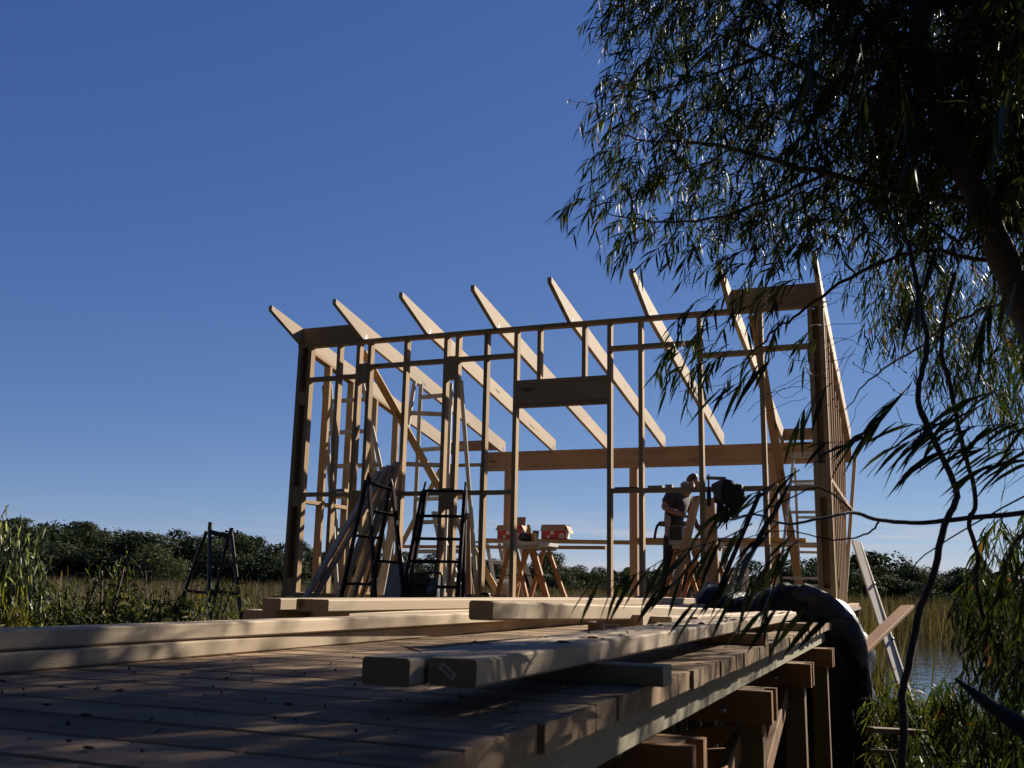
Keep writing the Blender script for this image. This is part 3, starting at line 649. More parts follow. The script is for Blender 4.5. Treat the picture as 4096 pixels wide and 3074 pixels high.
# aluminium plank ladder at back right (behind the black pole)
Z5 = lambda x, y: (2600+x/2.766, 1850+y/2.766)
A, B = PYz(Z5, 1005, 880, 12.9), down(PYz(Z5, 1005, 880, 12.9), PYz(Z5, 1030, 1380, 12.8), FZ); C_, D_ = PYz(Z5, 830, 880, 13.2), down(PYz(Z5, 900, 800, 13.2), PYz(Z5, 785, 1340, 13.0), FZ)
A2 = PYz(Z5, 1035, 860, 12.95); B2 = down(A2, PYz(Z5, 1090, 1400, 13.1), FZ)
frame_ladder('trestle_ladder', 'white trestle holding up the yellow plank at the back, right of the man', 'ladder',
    [(C_, D_, A, B, [.45, .92]), (A2-Vector((.3, -.2, 0)), B2-Vector((.25, -.3, 0)), A2, B2, [.5])], 'whitewood', (0.045, 0.03, 0.05, 0.02), GW)
ZC = lambda x, y: (1900+x/2.212, 1700+y/2.212)
A, B = PYz(ZC, 105, 1050, 13.1), down(PYz(ZC, 105, 1050, 13.1), PYz(ZC, 190, 1500, 12.9), FZ); C_, D_ = PYz(ZC, 215, 1050, 13.3), down(PYz(ZC, 215, 1050, 13.3), PYz(ZC, 262, 1300, 13.5), FZ)
frame_ladder('trestle_ladder', 'white trestle under the left end of the long plank at the back', 'ladder',
    [(A, B, A+Vector((.25, .35, 0)), B+Vector((.2, .6, 0)), [.35, .7]), (C_, D_, C_+Vector((.2, .3, 0)), D_+Vector((.3, .3, 0)), [.5])], 'whitewood', (0.05, 0.03, 0.05, 0.02), GW,
    top=[(A+Vector((-.18, 0, 0.02)), C_+Vector((.12, 0, 0.02)))])

# leaning boards at the left
GB = 'boards leaning against the front wall'
def lean(name, zf, pb, pt, yb_, yt_, w_, th, mat, label, cat='board', group=GB, fwd=(0.30, -1, 0.25), ext=None):
    a = PYz(zf, *pb, yb_); b = PYz(zf, *pt, yt_)
    if ext is not None: a = down(b, a, ext)
    mb = MB(); prism(mb, a, b, w_, th, fwd, 0.003); return tag(mb.build(name, M[mat]), label, cat, group)
LF = (-0.45, -1, 0.22)
lean('leaning_board', Z1, (72, 1625), (945, 110), 9.02, 9.50, 0.088, 0.030, 'greyboard', 'rough leaning board, leftmost of the bundle behind the steel trestle', ext=0.001, fwd=LF)
lean('leaning_board', Z1, (185, 1625), (1040, 60), 9.08, 9.51, 0.085, 0.034, 'greyboard', 'rough leaning board with a bright lit edge, second from the left in the bundle', ext=0.001, fwd=LF)
lean('leaning_board', Z1, (470, 1625), (1085, 40), 9.22, 9.53, 0.10, 0.03, 'greyboard', 'rough leaning board in the middle of the bundle, passing behind the trestle rungs', ext=0.001, fwd=LF)
lean('leaning_board', Z1, (620, 1625), (1180, 0), 9.30, 9.55, 0.105, 0.045, 'greyboard', 'tallest rough leaning board of the bundle, dark faced, at its right side', ext=0.001, fwd=LF)
lean('leaning_board', Z1, (735, 1625), (1150, 330), 9.36, 9.58, 0.05, 0.03, 'warm', 'narrow leaning board with a bright edge low behind the steel trestle', ext=0.001, fwd=LF)
lean('leaning_board', Z1, (960, 1625), (1125, 700), 9.8, 10.0, 0.09, 0.03, 'whitewood', 'whitewashed leaning board inside the wall behind the steel trestle', ext=FZ)
Z3 = lambda x, y: (1550+x/3.16, 2050+y/3.16)
lean('short_board', Z3, (95, 1070), (180, 640), 9.0, 9.2, 0.24, 0.028, 'greyboard', 'short wide dark board propped up left of the radio', group=None, ext=0.001, fwd=(0.15, -1, 0.3))
lean('leaning_board', Z3, (1010, 1075), (990, 20), 9.75, 10.0, 0.09, 0.04, 'warm', 'upright orange brown stud leaning right of the steel trestle', ext=FZ)
lean('leaning_board', Z2, (1960, 1520), (1868, 880), 10.1, 10.3, 0.07, 0.04, 'warm', 'loose upright board behind the right leg of the steel trestle', ext=FZ)
# boards by the man
lean('leaning_board', Z5, (222, 1605), (518, 385), 9.75, 10.3, 0.085, 0.045, 'frame', 'long board leaning in front of the man', fwd=(-.5, -1, .2), ext=FZ)
lean('leaning_board', Z5, (695, 1365), (645, 410), 10.4, 10.7, 0.15, 0.045, 'warm', 'wide orange board leaning right of the man, behind the clamp', fwd=(-.2, -1, .2), ext=FZ)
a, b = PYz(Z5, 1215, 340, 9.57), PYz(Z5, 775, 1380, 9.15); b = down(a, b, 0.0)
mb = MB(); prism(mb, b, a, 0.04, 0.045, (0, 1, 0.2), 0.004); tag(mb.build('black_pole', M['steel']), 'black square pole leaning against the wall right of the jacket', 'pole')

# planks and sawhorses at the back
GP = 'planks carried on trestles at the back'
def plank(pa, pb, Y, w_, th, mat, label, Y2=None):
    a = PYz(ZC, *pa, Y); b = PYz(ZC, *pb, Y2 or Y); mb = MB(); prism(mb, a, b, w_, th, (0, 0, 1)); return tag(mb.build('plank', M[mat]), label, 'plank', GP), a, b
pk1, pa1, pb1 = plank((100, 1022), (3100, 1070), 13.0, 0.24, 0.048, 'frame', 'long grey plank on trestles with the red boxes standing on it')
pk2, pa2, pb2 = plank((-640, 1078), (1160, 1088), 12.3, 0.09, 0.043, 'warm', 'orange board with a cut end lying on the sawhorse below the red boxes')
yk, pa3, pb3 = plank((1440, 1020), (2930, 1024), 13.02, 0.22, 0.05, 'yellowpaint', 'yellow scaffold plank with a black name plate lying on the long grey plank')
def bz(p, dz): return Vector((p.x, p.y, p.z+dz))
c1 = PYz(Z5, 745, 870, 12.908); c2 = PYz(Z5, 922, 872, 12.908)
mb = MB(); hgt = 0.042; sheetbox(mb, [c1+Vector((0, 0, -.002)), c2+Vector((0, 0, -.002)), c2+Vector((0, 0, hgt)), c1+Vector((0, 0, hgt))], -0.003)
npl = mb.build('name_plate', M['black'], yk); text_mesh('plate_text', 'BAILEY', 0.045, (c1+c2)/2+Vector((-.01, -0.0045, hgt/2)), (1, 0, 0), (0, 0, 1), M['white'], npl, 0.001)
def sawhorse(loc, label, rot=0.0):
    root = empty('sawhorse', loc, label, 'sawhorse', 'orange legged sawhorses'); root.rotation_euler = (0, 0, 0)
    x, y, z = loc; H = 0.72
    mb = MB(); bx(mb, x-.10, x+.36, y-.33, y-.27, z+H-.09, z+H-.045, 'x'); bx(mb, x-.10, x+.36, y+.27, y+.33, z+H-.09, z+H-.045, 'x'); mb.build('crosspiece', M['whitewood'], root)
    mb = MB(); bx(mb, x-.12, x+.38, y-.36, y+.36, z+H-.0445, z+H, 'y'); mb.build('bench_top', M['whitewood'], root)
    for sy in (-1, 1):
        for xa, xb in ((x+.02, x+.22), (x+.2, x-.0), (x+.27, x+.50), (x-.06, x-.20)):
            mb = MB(); prism(mb, (xa, y+sy*.28, z+H-.091), (xb, y+sy*.34, z+.001), .045, .055, (0, 1, 0)); mb.build('leg', M['orangewood'], root)
    mb = MB(); tube(mb, [(x-.14, y-.31, z+.3), (x+.38, y-.31, z+.3)], 0.007, 6); mb.build('tie_rod', M['steel'], root)
    return root
p = PYz(ZC, 405, 1525, 11.9); sawhorse((p.x, 11.9, FZ), 'orange legged sawhorse with a white top carrying the nail gun')
p = PYz(Z5, 400, 1400, 11.5); sawhorse((p.x, 11.55, FZ), 'orange legged sawhorse half hidden behind the man and his leaning board')
SWT = FZ+0.72
# red cartons
def carton(x0, x1, y0, y1, zb_, hgt, label, flaps):
    root = empty('carton', ((x0+x1)/2, (y0+y1)/2, zb_), label, 'box', 'red cardboard boxes on the long plank')
    mb = MB(); t = .004
    for q in ([(x0, y0), (x1, y0)], [(x1, y0), (x1, y1)], [(x1, y1), (x0, y1)], [(x0, y1), (x0, y0)]):
        (xa, ya), (xb, yb_) = q; sheetbox(mb, [(xa, ya, zb_), (xb, yb_, zb_), (xb, yb_, zb_+hgt), (xa, ya, zb_+hgt)], -t)
    sheetbox(mb, [(x0, y0, zb_), (x1, y0, zb_), (x1, y1, zb_), (x0, y1, zb_)], t); mb.build('box_body', M['red'], root)
    mb = MB(); sheetbox(mb, [(x1+.001, y0+.01, zb_+.005), (x1+.001, y1-.01, zb_+.005), (x1+.001, y1-.01, zb_+hgt*.75), (x1+.001, y0+.01, zb_+hgt*.75)], .0012)
    mb.build('white_end', M['white'], root)
    for f in flaps:
        mb = MB(); sheetbox(mb, f, .004); mb.build('flap', M['card'], root)
    for (fx, fz_, s, kind) in ((.14, .68, .042, 0), (.45, .45, .05, 0), (.30, .15, .036, 0), (.84, .22, .062, 1)):
        mb = MB(); cx, cz = x0+(x1-x0)*fx, zb_+hgt*fz_; a = random.uniform(-.2, .2) if kind == 0 else 0
        pts = [(cx+(dx*math.cos(a)-dz*math.sin(a))*s/2, y0-.0025, cz+(dx*math.sin(a)+dz*math.cos(a))*s/2) for dx, dz in ((-1, -1), (1, -1), (1, 1), (-1, 1))]
        sheetbox(mb, pts, .001); pr = mb.build('printed_square', M['white'], root)
        mb = MB(); s *= .8
        if kind:
            for kx in range(3):
                zz = cz-s/2+s*(.15+.25*kx); wd = s*(.42-.1*kx)
                mb.add([(cx-wd, y0-.0045, zz), (cx+wd, y0-.0045, zz), (cx, y0-.0045, zz+s*.36)], [(0, 1, 2)])
            bx(mb, cx-.003, cx+.003, y0-.0046, y0-.0042, cz-s/2, cz-s/2+s*.16, 'z', 0); mb.build('tree_emblem', M['green'], pr)
        else:
            mb.add([(cx-s*.2, y0-.0045, cz-s*.3), (cx+s*.25, y0-.0045, cz+s*.05), (cx-s*.05, y0-.0045, cz+s*.3)], [(0, 1, 2)]); mb.build('print', M['lettergrey'], pr)
    return root
pt = pa1.z+0.025+ (pb1.z-pa1.z)*0.14
xa = PYz(ZC, 585, 1020, 12.9).x; xb = PYz(ZC, 800, 1020, 12.9).x; h = 0.185
carton(xa, xb, 12.9, 13.1, pt, h, 'red cardboard box with brown flaps hanging over its front, right one on the plank',
    [[(xa-.01, 12.893, pt+h*.58), (xb+.0, 12.893, pt+h*.62), (xb, 12.90, pt+h+.012), (xa+.005, 12.90, pt+h+.012)], [(xb+.006, 12.9, pt+h), (xb+.006, 13.1, pt+h), (xb+.06, 13.1, pt+h*.42), (xb+.06, 12.9, pt+h*.42)], [(xa, 13.1, pt+h), (xb, 13.1, pt+h), (xb, 13.12, pt+h+.012), (xa, 13.12, pt+h+.012)]])
xa = PYz(ZC, 196, 1020, 12.9).x; xb = PYz(ZC, 405, 1020, 12.9).x; h = 0.19
carton(xa, xb, 12.9, 13.12, pt, h, 'red cardboard box with its lid flaps standing open, left one behind a stud',
    [[(xa-.03, 12.893, pt+h*.62), (xb-.15, 12.893, pt+h*.62), (xb-.15, 12.9, pt+h+.002), (xa+.01, 12.9, pt+h+.002)], [(xa, 12.9, pt+h), (xa, 13.1, pt+h), (xa-.1, 13.1, pt+h+.025), (xa-.1, 12.9, pt+h+.025)],
     [(xa+.1, 13.12, pt+h), (xb-.02, 13.12, pt+h), (xb-.02, 13.14, pt+h+.13), (xa+.1, 13.14, pt+h+.13)], [(xb+.004, 12.9, pt+h), (xb+.004, 13.1, pt+h), (xb+.07, 13.1, pt+h*.45), (xb+.07, 12.9, pt+h*.45)]])
# plastic tub
p = PYz(ZC, 525, 1020, 12.9); mb = MB(); tube(mb, [(p.x, 12.95, pt+.001), (p.x, 12.95, pt+.105)], [.037, .046], 14, cap=True); tb = empty('plastic_tub', (p.x, 12.95, pt), 'frosted plastic tub of fixings between the two red boxes', 'tub')
mb.build('tub', M['greyplastic'], tb); mb = MB(); tube(mb, [(p.x, 12.95, pt+.1055), (p.x, 12.95, pt+.116)], [.049, .049], 14); mb.build('lid', M['clearplastic'], tb)
# nail gun on the sawhorse
p = PYz(ZC, 470, 1090, 11.75); ng = empty('nail_gun', (p.x, 11.75, SWT), 'yellow and black nail gun lying on the sawhorse', 'power tool')
x, y, z = p.x, 11.75, SWT
mb = MB(); tube(mb, [(x-.01, y-.12, z+.05), (x+.0, y+.1, z+.05)], [.05, .05], 14); mb.build('motor', M['blackplastic'], ng)
mb = MB(); tube(mb, [(x-.075, y-.05, z+.06), (x-.055, y+.1, z+.10)], [.045, .04], 12); mb.build('air_cylinder', M['greyplastic'], ng)
mb = MB(); tube(mb, [(x+.02, y-.02, z+.09), (x-.0, y, z+.15), (x+.01, y, z+.19)], [.03, .032, .02], 8); ball(mb, (x+.0, y, z+.2), .025); mb.build('handle', M['yellow'], ng)
mb = MB(); bx(mb, x+.045, x+.10, y-.03, y+.05, z, z+.11, 'z', .008); mb.build('magazine', M['yellow'], ng)
mb = MB(); tube(mb, smoothline([(x-.07, y-.06, z+.02), (x-.09, y-.1, z+.05), (x-.05, y-.11, z+.1), (x-.03, y-.06, z+.13)], 4), .006, 5); mb.build('hose', M['steel'], ng)
# grinders on the floor
def grinder(loc, label):
    x, y, z = loc; g = empty('angle_grinder', loc, label, 'power tool', 'yellow power tools on the floor')
    mb = MB(); tube(mb, [(x-.12, y, z+.045), (x-.05, y, z+.05), (x+.05, y, z+.045), (x+.10, y, z+.04)], [.03, .036, .034, .02], 10); mb.build('tool_body', M['yellow'], g)
    mb = MB(); tube(mb, [(x-.19, y, z+.04), (x-.12, y, z+.045)], [.033, .034], 10); mb.build('battery', M['blackplastic'], g)
    mb = MB(); tube(mb, [(x-.02, y-.01, z+.083), (x+.05, y-.01, z+.088), (x+.09, y-.01, z+.07)], [.014, .016, .012], 8); mb.build('grip', M['blackplastic'], g)
    mb = MB(); tube(mb, [(x+.09, y, z+.012), (x+.09, y, z+.02)], [.058, .058], 16); mb.build('disc', M['zinc'], g); return g
p = PYz(ZC, 112, 1525, 9.66); grinder((p.x+.04, 9.42, FZ-.001+.0), 'yellow and black grinder on the floor edge by the open doorway')
p = PYz(ZC, 1375, 1600, 9.5); grinder((p.x, 9.8, FZ), 'yellow and black power tool on the floor between two studs near the man')

# radio
ZR = Z3; x0, x1 = PYz(ZR, 270, 1075, 9.0).x, PYz(ZR, 622, 1075, 9.0).x
rd = empty('jobsite_radio', ((x0+x1)/2, 9.1, 0), 'rugged black jobsite radio with a carry handle and roll bar', 'radio')
W_ = x1-x0; Hh = 0.33
mb = MB(); bx(mb, x0, x0+W_*.66, 8.99, 9.17, 0.006, Hh, 'z', .02); mb.build('speaker_housing', M['blackplastic'], rd)
mb = MB(); bx(mb, x0+W_*.661, x1, 9.0, 9.16, 0.006, Hh*.86, 'z', .02); mb.build('side_housing', M['greyplastic'], rd)
mb = MB(); tube(mb, [(x0+W_*.84, 8.998, .15), (x0+W_*.84, 8.975, .15)], [.068, .06], 20); mb.build('speaker_ring', M['greyplastic'], rd)
mb = MB(); hx0, hx1 = PYz(ZR, 325, 700, 9.05).x, PYz(ZR, 598, 700, 9.05).x; tube(mb, smoothline([(hx0, 9.06, Hh-.01), (hx0, 9.06, .40), (hx0+.03, 9.06, .43), (hx1-.03, 9.06, .43), (hx1, 9.06, .40), (hx1, 9.06, Hh-.05)], 5), .011, 8); mb.build('carry_handle', M['blackplastic'], rd)
mb = MB(); rx = PYz(ZR, 682, 800, 8.98).x; tube(mb, smoothline([(x0+W_*.62, 8.985, .335), (rx-.03, 8.985, .33), (rx, 8.985, .30), (rx, 8.985, .15), (rx, 8.985, .008)], 5), .012, 8); mb.build('roll_bar', M['blackplastic'], rd)
for i in range(3):
    mb = MB(); kx = x0+W_*(.45+.2*i); tube(mb, [(kx, 9.08, Hh-.02), (kx, 9.08, Hh+.02)], .013, 8); mb.build('knob', M['blackplastic'], rd)
mb = MB(); ax = PYz(ZR, 358, 600, 9.12).x; tube(mb, [(ax+.012, 9.12, Hh-.02), (ax, 9.12, .50)], .005, 5); mb.build('antenna', M['blackplastic'], rd)
text_mesh('radio_text', 'metabo', 0.034, (x0+W_*.33, 8.9885, .195), (1, 0, 0), (0, 0, 1), M['lettergrey'], rd, .0006)

# things on the nogging: clamp, jacket, offcuts
nz = 1.214
p = PYz(Z5, 645, 330, 9.55)
cl = empty('bar_clamp', (p.x, 9.57, nz-.045), 'black bar clamp gripping the nogging beside the jacket', 'clamp'); x = p.x
mb = MB(); seg(mb, (x+.165, 9.575, nz-.42), (x+.165, 9.575, nz+.02), .012, .022); mb.build('bar', M['steel'], cl)
mb = MB(); seg(mb, (x-.02, 9.575, nz+.085), (x+.17, 9.575, nz+.075), .025, .032, (0, 0, 1)); seg(mb, (x+.16, 9.575, nz+.09), (x+.16, 9.575, nz+.001), .02, .02); mb.build('jaw', M['zinc'], cl)
mb = MB(); tube(mb, [(x, 9.575, nz-.19), (x, 9.575, nz-.05)], .022, 10); mb.build('screw_handle', M['blackplastic'], cl)
mb = MB(); tube(mb, [(x, 9.575, nz-.05), (x, 9.575, nz+.12)], .009, 8); mb.build('screw', M['steel'], cl)
# jacket: a draped cloth folded over the nogging
def jacket():
    out = [(690, 250), (765, 205), (840, 178), (905, 195), (945, 240), (970, 228), (1030, 245), (1045, 420), (1000, 545), (905, 620), (893, 540), (870, 525), (868, 665), (755, 665), (742, 560), (740, 470), (700, 445)]
    root = empty('jacket', PYz(Z5, 860, 330, 9.57), 'dark work jacket slung over the nogging with sleeves hanging down', 'jacket')
    def cloth(name, poly, y_front, y_back, mat):
        bm = bmesh.new(); P = [PYz(Z5, u, v_, 9.57) for u, v_ in poly]
        n = len(P); cx = sum((q.x for q in P))/n; cz = sum((q.z for q in P))/n
        rings = []
        for s, yf in ((1.0, 0.5), (0.93, 0.12), (0.7, -0.0), (0.35, 0.02)):
            rings.append([bm.verts.new((cx+(q.x-cx)*s, y_front+(y_back-y_front)*yf + 0.012*math.sin(q.x*70+s*5)+0.008*math.sin(q.z*90), cz+(q.z-cz)*s)) for q in P])
        back = [bm.verts.new((cx+(q.x-cx)*.9, y_back+0.01*math.sin(q.x*60), cz+(q.z-cz)*.9)) for q in P]
        for A_, B_ in list(zip(rings[:-1], rings[1:])) + [(back, rings[0])]:
            for i in range(n): bm.faces.new((A_[i], A_[(i+1) % n], B_[(i+1) % n], B_[i]))
        bm.faces.new(rings[-1]); bm.faces.new(back[::-1]); bmesh.ops.recalc_face_normals(bm, faces=bm.faces)
        bmesh.ops.subdivide_edges(bm, edges=bm.edges, cuts=1, use_grid_fill=True)
        mb = MB(); bm.verts.index_update(); mb.add([v.co.copy() for v in bm.verts], [[v.index for v in f.verts] for f in bm.faces], None, .5, 0, True); bm.free()
        return mb.build(name, M[mat], root)
    cloth('jacket_body', out[:10]+[(893, 540), (820, 470), (700, 445)], 9.515, 9.74, 'jacket')
    cloth('sleeve', [(745, 440), (870, 500), (868, 665), (755, 665), (742, 560)], 9.52, 9.58, 'jacket')
    cloth('sleeve', [(893, 520), (1000, 520), (980, 600), (905, 625)], 9.53, 9.58, 'jacket')
    cloth('pale_panel', [(690, 252), (765, 207), (838, 185), (800, 300), (805, 455), (745, 405), (705, 340)], 9.502, 9.53, 'jacketlight')
jacket()
def offcut(pl, th, zf, Y, label, mat='greyboard', cat='offcut'):
    a = PYz(zf, *pl[0], Y); b = PYz(zf, *pl[1], Y); a.z = nz+th/2+.001; b.z = nz+th/2+.001; a.z += 0; mb = MB(); prism(mb, a, b, .07, th, (0, 0, 1), .002); return tag(mb.build('offcut', M[mat]), label, cat, 'offcuts lying on the nogging')
offcut(((1245, 552), (1440, 552)), .012, ZC, 9.64, 'thin black strip lying on the nogging right of the wide opening', 'steel')
offcut(((1535, 545), (1665, 545)), .022, ZC, 9.64, 'flat grey offcut lying on the nogging, left of the man')
offcut(((1690, 540), (1750, 540)), .03, ZC, 9.64, 'short thick offcut lying on the nogging in front of the man')
mb = MB(); p = PYz(Z5, 420, 250, 9.62); bx(mb, p.x-.07, p.x+.06, 9.6, 9.67, nz+.001, nz+.04, 'x', .006); tube(mb, [(p.x-.06, 9.63, nz+.045), (p.x-.03, 9.63, nz+.055), (p.x-.0, 9.63, nz+.042)], .009, 6)
tag(mb.build('hand_plane', M['greyboard']), 'small grey hand plane on the nogging by the man', 'tool')
mb = MB(); p = PYz(Z2, 775, 585, 9.6); bx(mb, p.x-.11, p.x+.10, 9.585, 9.67, 1.2302, 1.262, 'x', .006); tag(mb.build('offcut', M['greyboard']), 'wedge of dark wood lying on the nogging at the left of the wall', 'offcut', 'offcuts lying on the nogging')
# ================================================================== the man
def skin(chains, root=None, sub=2):
    """chains: lists of (point, radius); points shared by position are welded; returns verts, faces"""
    pts = []; rad = []; idx = {}; edges = []
    def vid(p, r):
        key = tuple(round(c, 4) for c in p)
        if key not in idx: idx[key] = len(pts); pts.append(tuple(p)); rad.append(r if isinstance(r, tuple) else (r, r))
        return idx[key]
    for ch in chains:
        ids = [vid(p, r) for p, r in ch]
        edges += [(a, b) for a, b in zip(ids[:-1], ids[1:]) if a != b]
    me = bpy.data.meshes.new('skin_tmp'); me.from_pydata(pts, edges, []); o = bpy.data.objects.new('skin_tmp', me); COL.objects.link(o)
    o.modifiers.new('s', 'SKIN'); 
    if not me.skin_vertices: me.attributes  # created with the modifier below
    bm = bmesh.new(); bm.from_mesh(me); lay = bm.verts.layers.skin.verify(); bm.verts.ensure_lookup_table()
    for i, v in enumerate(bm.verts): v[lay].radius = rad[i]; v[lay].use_root = (i == 0)
    bm.to_mesh(me); bm.free()
    o.modifiers['s'].use_smooth_shade = True
    m2 = o.modifiers.new('u', 'SUBSURF'); m2.levels = sub; m2.render_levels = sub
    dg = bpy.context.evaluated_depsgraph_get(); dg.update(); ev = o.evaluated_get(dg).to_mesh()
    V = [v.co.copy() for v in ev.vertices]; F = [tuple(p.vertices) for p in ev.polygons]
    o.evaluated_get(dg).to_mesh_clear(); bpy.data.objects.remove(o); bpy.data.meshes.remove(me); return V, F
def MP(u, v_, Y): return PYz(Z5, u, v_, Y)
man = empty('person', (MP(250, 1580, 12.0).x, 12.0, FZ), 'man in charcoal shirt and black trousers bending over work, tool belt at his waist', 'person')
pel = MP(262, 735, 12.0); waist = MP(258, 650, 12.0); chest = MP(290, 500, 12.0); upc = MP(320, 390, 12.02); neck = MP(425, 305, 12.02); skull = MP(490, 225, 12.03); crown = MP(505, 185, 12.03); face_ = MP(530, 255, 12.0); chin = MP(520, 315, 12.0)
shN = MP(235, 370, 11.84); elN = MP(150, 500, 11.74); wrN = MP(372, 588, 11.74); haN = MP(415, 606, 11.74)
shF = MP(395, 385, 12.2); elF = MP(455, 570, 12.26); wrF = MP(528, 715, 12.2); haF = MP(548, 760, 12.2)
hiN = MP(235, 790, 11.92); knN = MP(215, 1110, 11.88); anN = MP(128, 1480, 11.95); toN = MP(170, 1560, 11.82)
hiF = MP(320, 790, 12.08); knF = MP(390, 1100, 12.06); anF = MP(395, 1470, 12.14); toF = MP(450, 1555, 12.04)
for a_ in (anN, anF): a_.z = FZ+.10
for a_ in (toN, toF): a_.z = FZ+.045
def hand(ha, wr, curl, side):
    d = (ha-wr).normalized(); s = d.cross(Vector((0, 1, 0))).normalized(); n_ = Vector((0, 1, 0)); ch = []
    palm = ha; ch.append([(wr, .028), (wr.lerp(palm, .55), (.034, .022)), (palm, (.036, .02))])
    for i, (o_, L) in enumerate(((-.030, .062), (-.010, .074), (.011, .070), (.030, .055))):
        p0 = palm + n_*o_*0.9 + d*.012; p1 = p0 + d*L*.45 + s*curl*L*.18; p2 = p1 + d*L*.30 + s*curl*L*.36; p3 = p2 + d*L*.14 + s*curl*L*.34
        ch.append([(palm, (.036, .02)), (p0, .0105), (p1, .0098), (p2, .0088), (p3, .0075)])
    t0 = wr.lerp(palm, .6) - n_*.034*side; t1 = t0 + d*.03 - n_*.016*side + s*curl*.012; t2 = t1 + d*.028 + s*curl*.016
    ch.append([(wr.lerp(palm, .55), (.034, .022)), (t0, .012), (t1, .011), (t2, .0085)]); return ch
body = [[(pel, (.155, .125)), (waist, (.145, .115)), (chest, (.16, .13)), (upc, (.15, .11)), (upc.lerp(neck, .55), .075), (neck, .058), (neck.lerp(skull, .45), .062), (skull, (.082, .098)), (crown, (.07, .085))],
        [(skull, (.082, .098)), (face_, (.062, .07)), (chin, (.036, .04))],
        [(upc, (.15, .11)), (shN, .062), (shN.lerp(elN, .5), .052), (elN, .043), (elN.lerp(wrN, .4), .041), (wrN, .028)],
        [(upc, (.15, .11)), (shF, .062), (shF.lerp(elF, .5), .05), (elF, .042), (elF.lerp(wrF, .4), .039), (wrF, .028)],
        [(pel, (.155, .125)), (hiN, .092), (hiN.lerp(knN, .5), .082), (knN, .060), (knN.lerp(anN, .35), .058), (anN, .038), (toN, .036)],
        [(pel, (.155, .125)), (hiF, .092), (hiF.lerp(knF, .5), .082), (knF, .060), (knF.lerp(anF, .35), .058), (anF, .038), (toF, .036)]]
body += hand(haN, wrN, 1.0, 1) + hand(haF, wrF, 0.8, -1)
def smesh(name, chains, mat, parent, sub=2):
    V, F = skin(chains, sub=sub); mb = MB(); mb.add(V, F, None, .5, 0, True); return mb.build(name, M[mat], parent)
smesh('body', body, 'skin', man)
inf = .017
smesh('shirt', [[(waist.lerp(pel, .45), (.158, .128)), (waist, (.152, .124)), (chest, (.178, .145)), (upc, (.165, .125)), (upc.lerp(neck, .5), (.09, .085))],
    [(upc, (.165, .125)), (shN, .082), (shN.lerp(elN, .45), .073), (shN.lerp(elN, .78), .068)],
    [(upc, (.165, .125)), (shF, .082), (shF.lerp(elF, .45), .072), (shF.lerp(elF, .75), .066)]], 'shirt', man)
mb = MB(); q = [MP(165, 560, 11.86), MP(236, 610, 11.83), MP(225, 715, 11.84), MP(165, 690, 11.86)]; sheetbox(mb, q, -.012); mb.build('shirt_panel', M['shirtpanel'], man)
smesh('trousers', [[(pel.lerp(waist, .55), (.155, .13)), (pel, (.172, .142)), (hiN, .108), (hiN.lerp(knN, .5), .098), (knN, .080), (knN.lerp(anN, .5), .076), (knN.lerp(anN, .93), .072)],
    [(pel, (.172, .142)), (hiF, .108), (hiF.lerp(knF, .5), .098), (knF, .080), (knF.lerp(anF, .5), .076), (knF.lerp(anF, .93), .072)]], 'trousers', man)
for an, to in ((anN, toN), (anF, toF)):
    heel = Vector((an.x-.04, an.y+.01, FZ+.052))
    smesh('boot', [[(an+Vector((0, 0, .07)), .062), (an, .058), (Vector((an.x, an.y, FZ+.058)), .056), (to, .045), (to+(to-an).normalized()*.05+Vector((0, 0, .005)), .032)], [(Vector((an.x, an.y, FZ+.058)), .056), (heel, .045)]], 'boot', man)
smesh('hair', [[(skull.lerp(neck, .42)+Vector((-.035, 0, 0)), (.045, .062)), (skull+Vector((-.024, 0, .02)), (.078, .096)), (crown+Vector((-.012, 0, .012)), (.074, .086)), (crown+Vector((.035, -.0, .005)), (.045, .06))]], 'hair', man)
mb = MB(); e = face_+Vector((-.055, -.078, .012)); ball(mb, e, .022, .010, .032); mb.build('ear', M['skin'], man)
mb = MB(); nsd = face_+Vector((.062, -.0, -.015)); tube(mb, [nsd+Vector((-.01, 0, .035)), nsd+Vector((.018, 0, 0)), nsd+Vector((-.012, 0, -.012))], [.010, .014, .012], 8); mb.build('nose', M['skin'], man)
mb = MB()
for sy in (-.032, .032): mb = MB(); ball(mb, face_+Vector((.05, sy, .025)), .012); mb.build('eye', M['black'], man)
mb = MB(); ball(mb, face_+Vector((.045, 0, -.055)), .012, .024, .006); mb.build('mouth', M['red'], man)
# belt, pouch, loose strap, watch
bt = pel.lerp(waist, .62); mb = MB(); R_ = []
for i in range(25):
    a = 2*PI*i/24; R_.append(bt+Vector((math.cos(a)*.185, math.sin(a)*.155, 0)))
V = []; 
for q in R_[:-1]: V += [q+Vector((0, 0, -.026)), q+Vector((0, 0, .026))]
mb.add(V, [(2*i, 2*((i+1) % 24), 2*((i+1) % 24)+1, 2*i+1) for i in range(24)], None, .5, 0, True); belt = mb.build('tool_belt', M['blackplastic'], man)
mb = MB(); q = MP(290, 800, 11.80); bx(mb, q.x-.09, q.x+.08, q.y-.05, q.y+.04, q.z-.13, q.z+.09, 'z', .02); mb.build('tool_pouch', M['blackplastic'], belt)
mb = MB(); q = smoothline([MP(140, 690, 11.92), MP(95, 685, 11.9), MP(68, 740, 11.9), MP(50, 845, 11.9)], 5); V = []
for i, p in enumerate(q): d = (q[min(i+1, len(q)-1)]-q[max(i-1, 0)]).normalized(); s = d.cross(Vector((0, 1, 0))).normalized()*.016; V += [p-s, p+s, p-s+Vector((0, .004, 0)), p+s+Vector((0, .004, 0))]
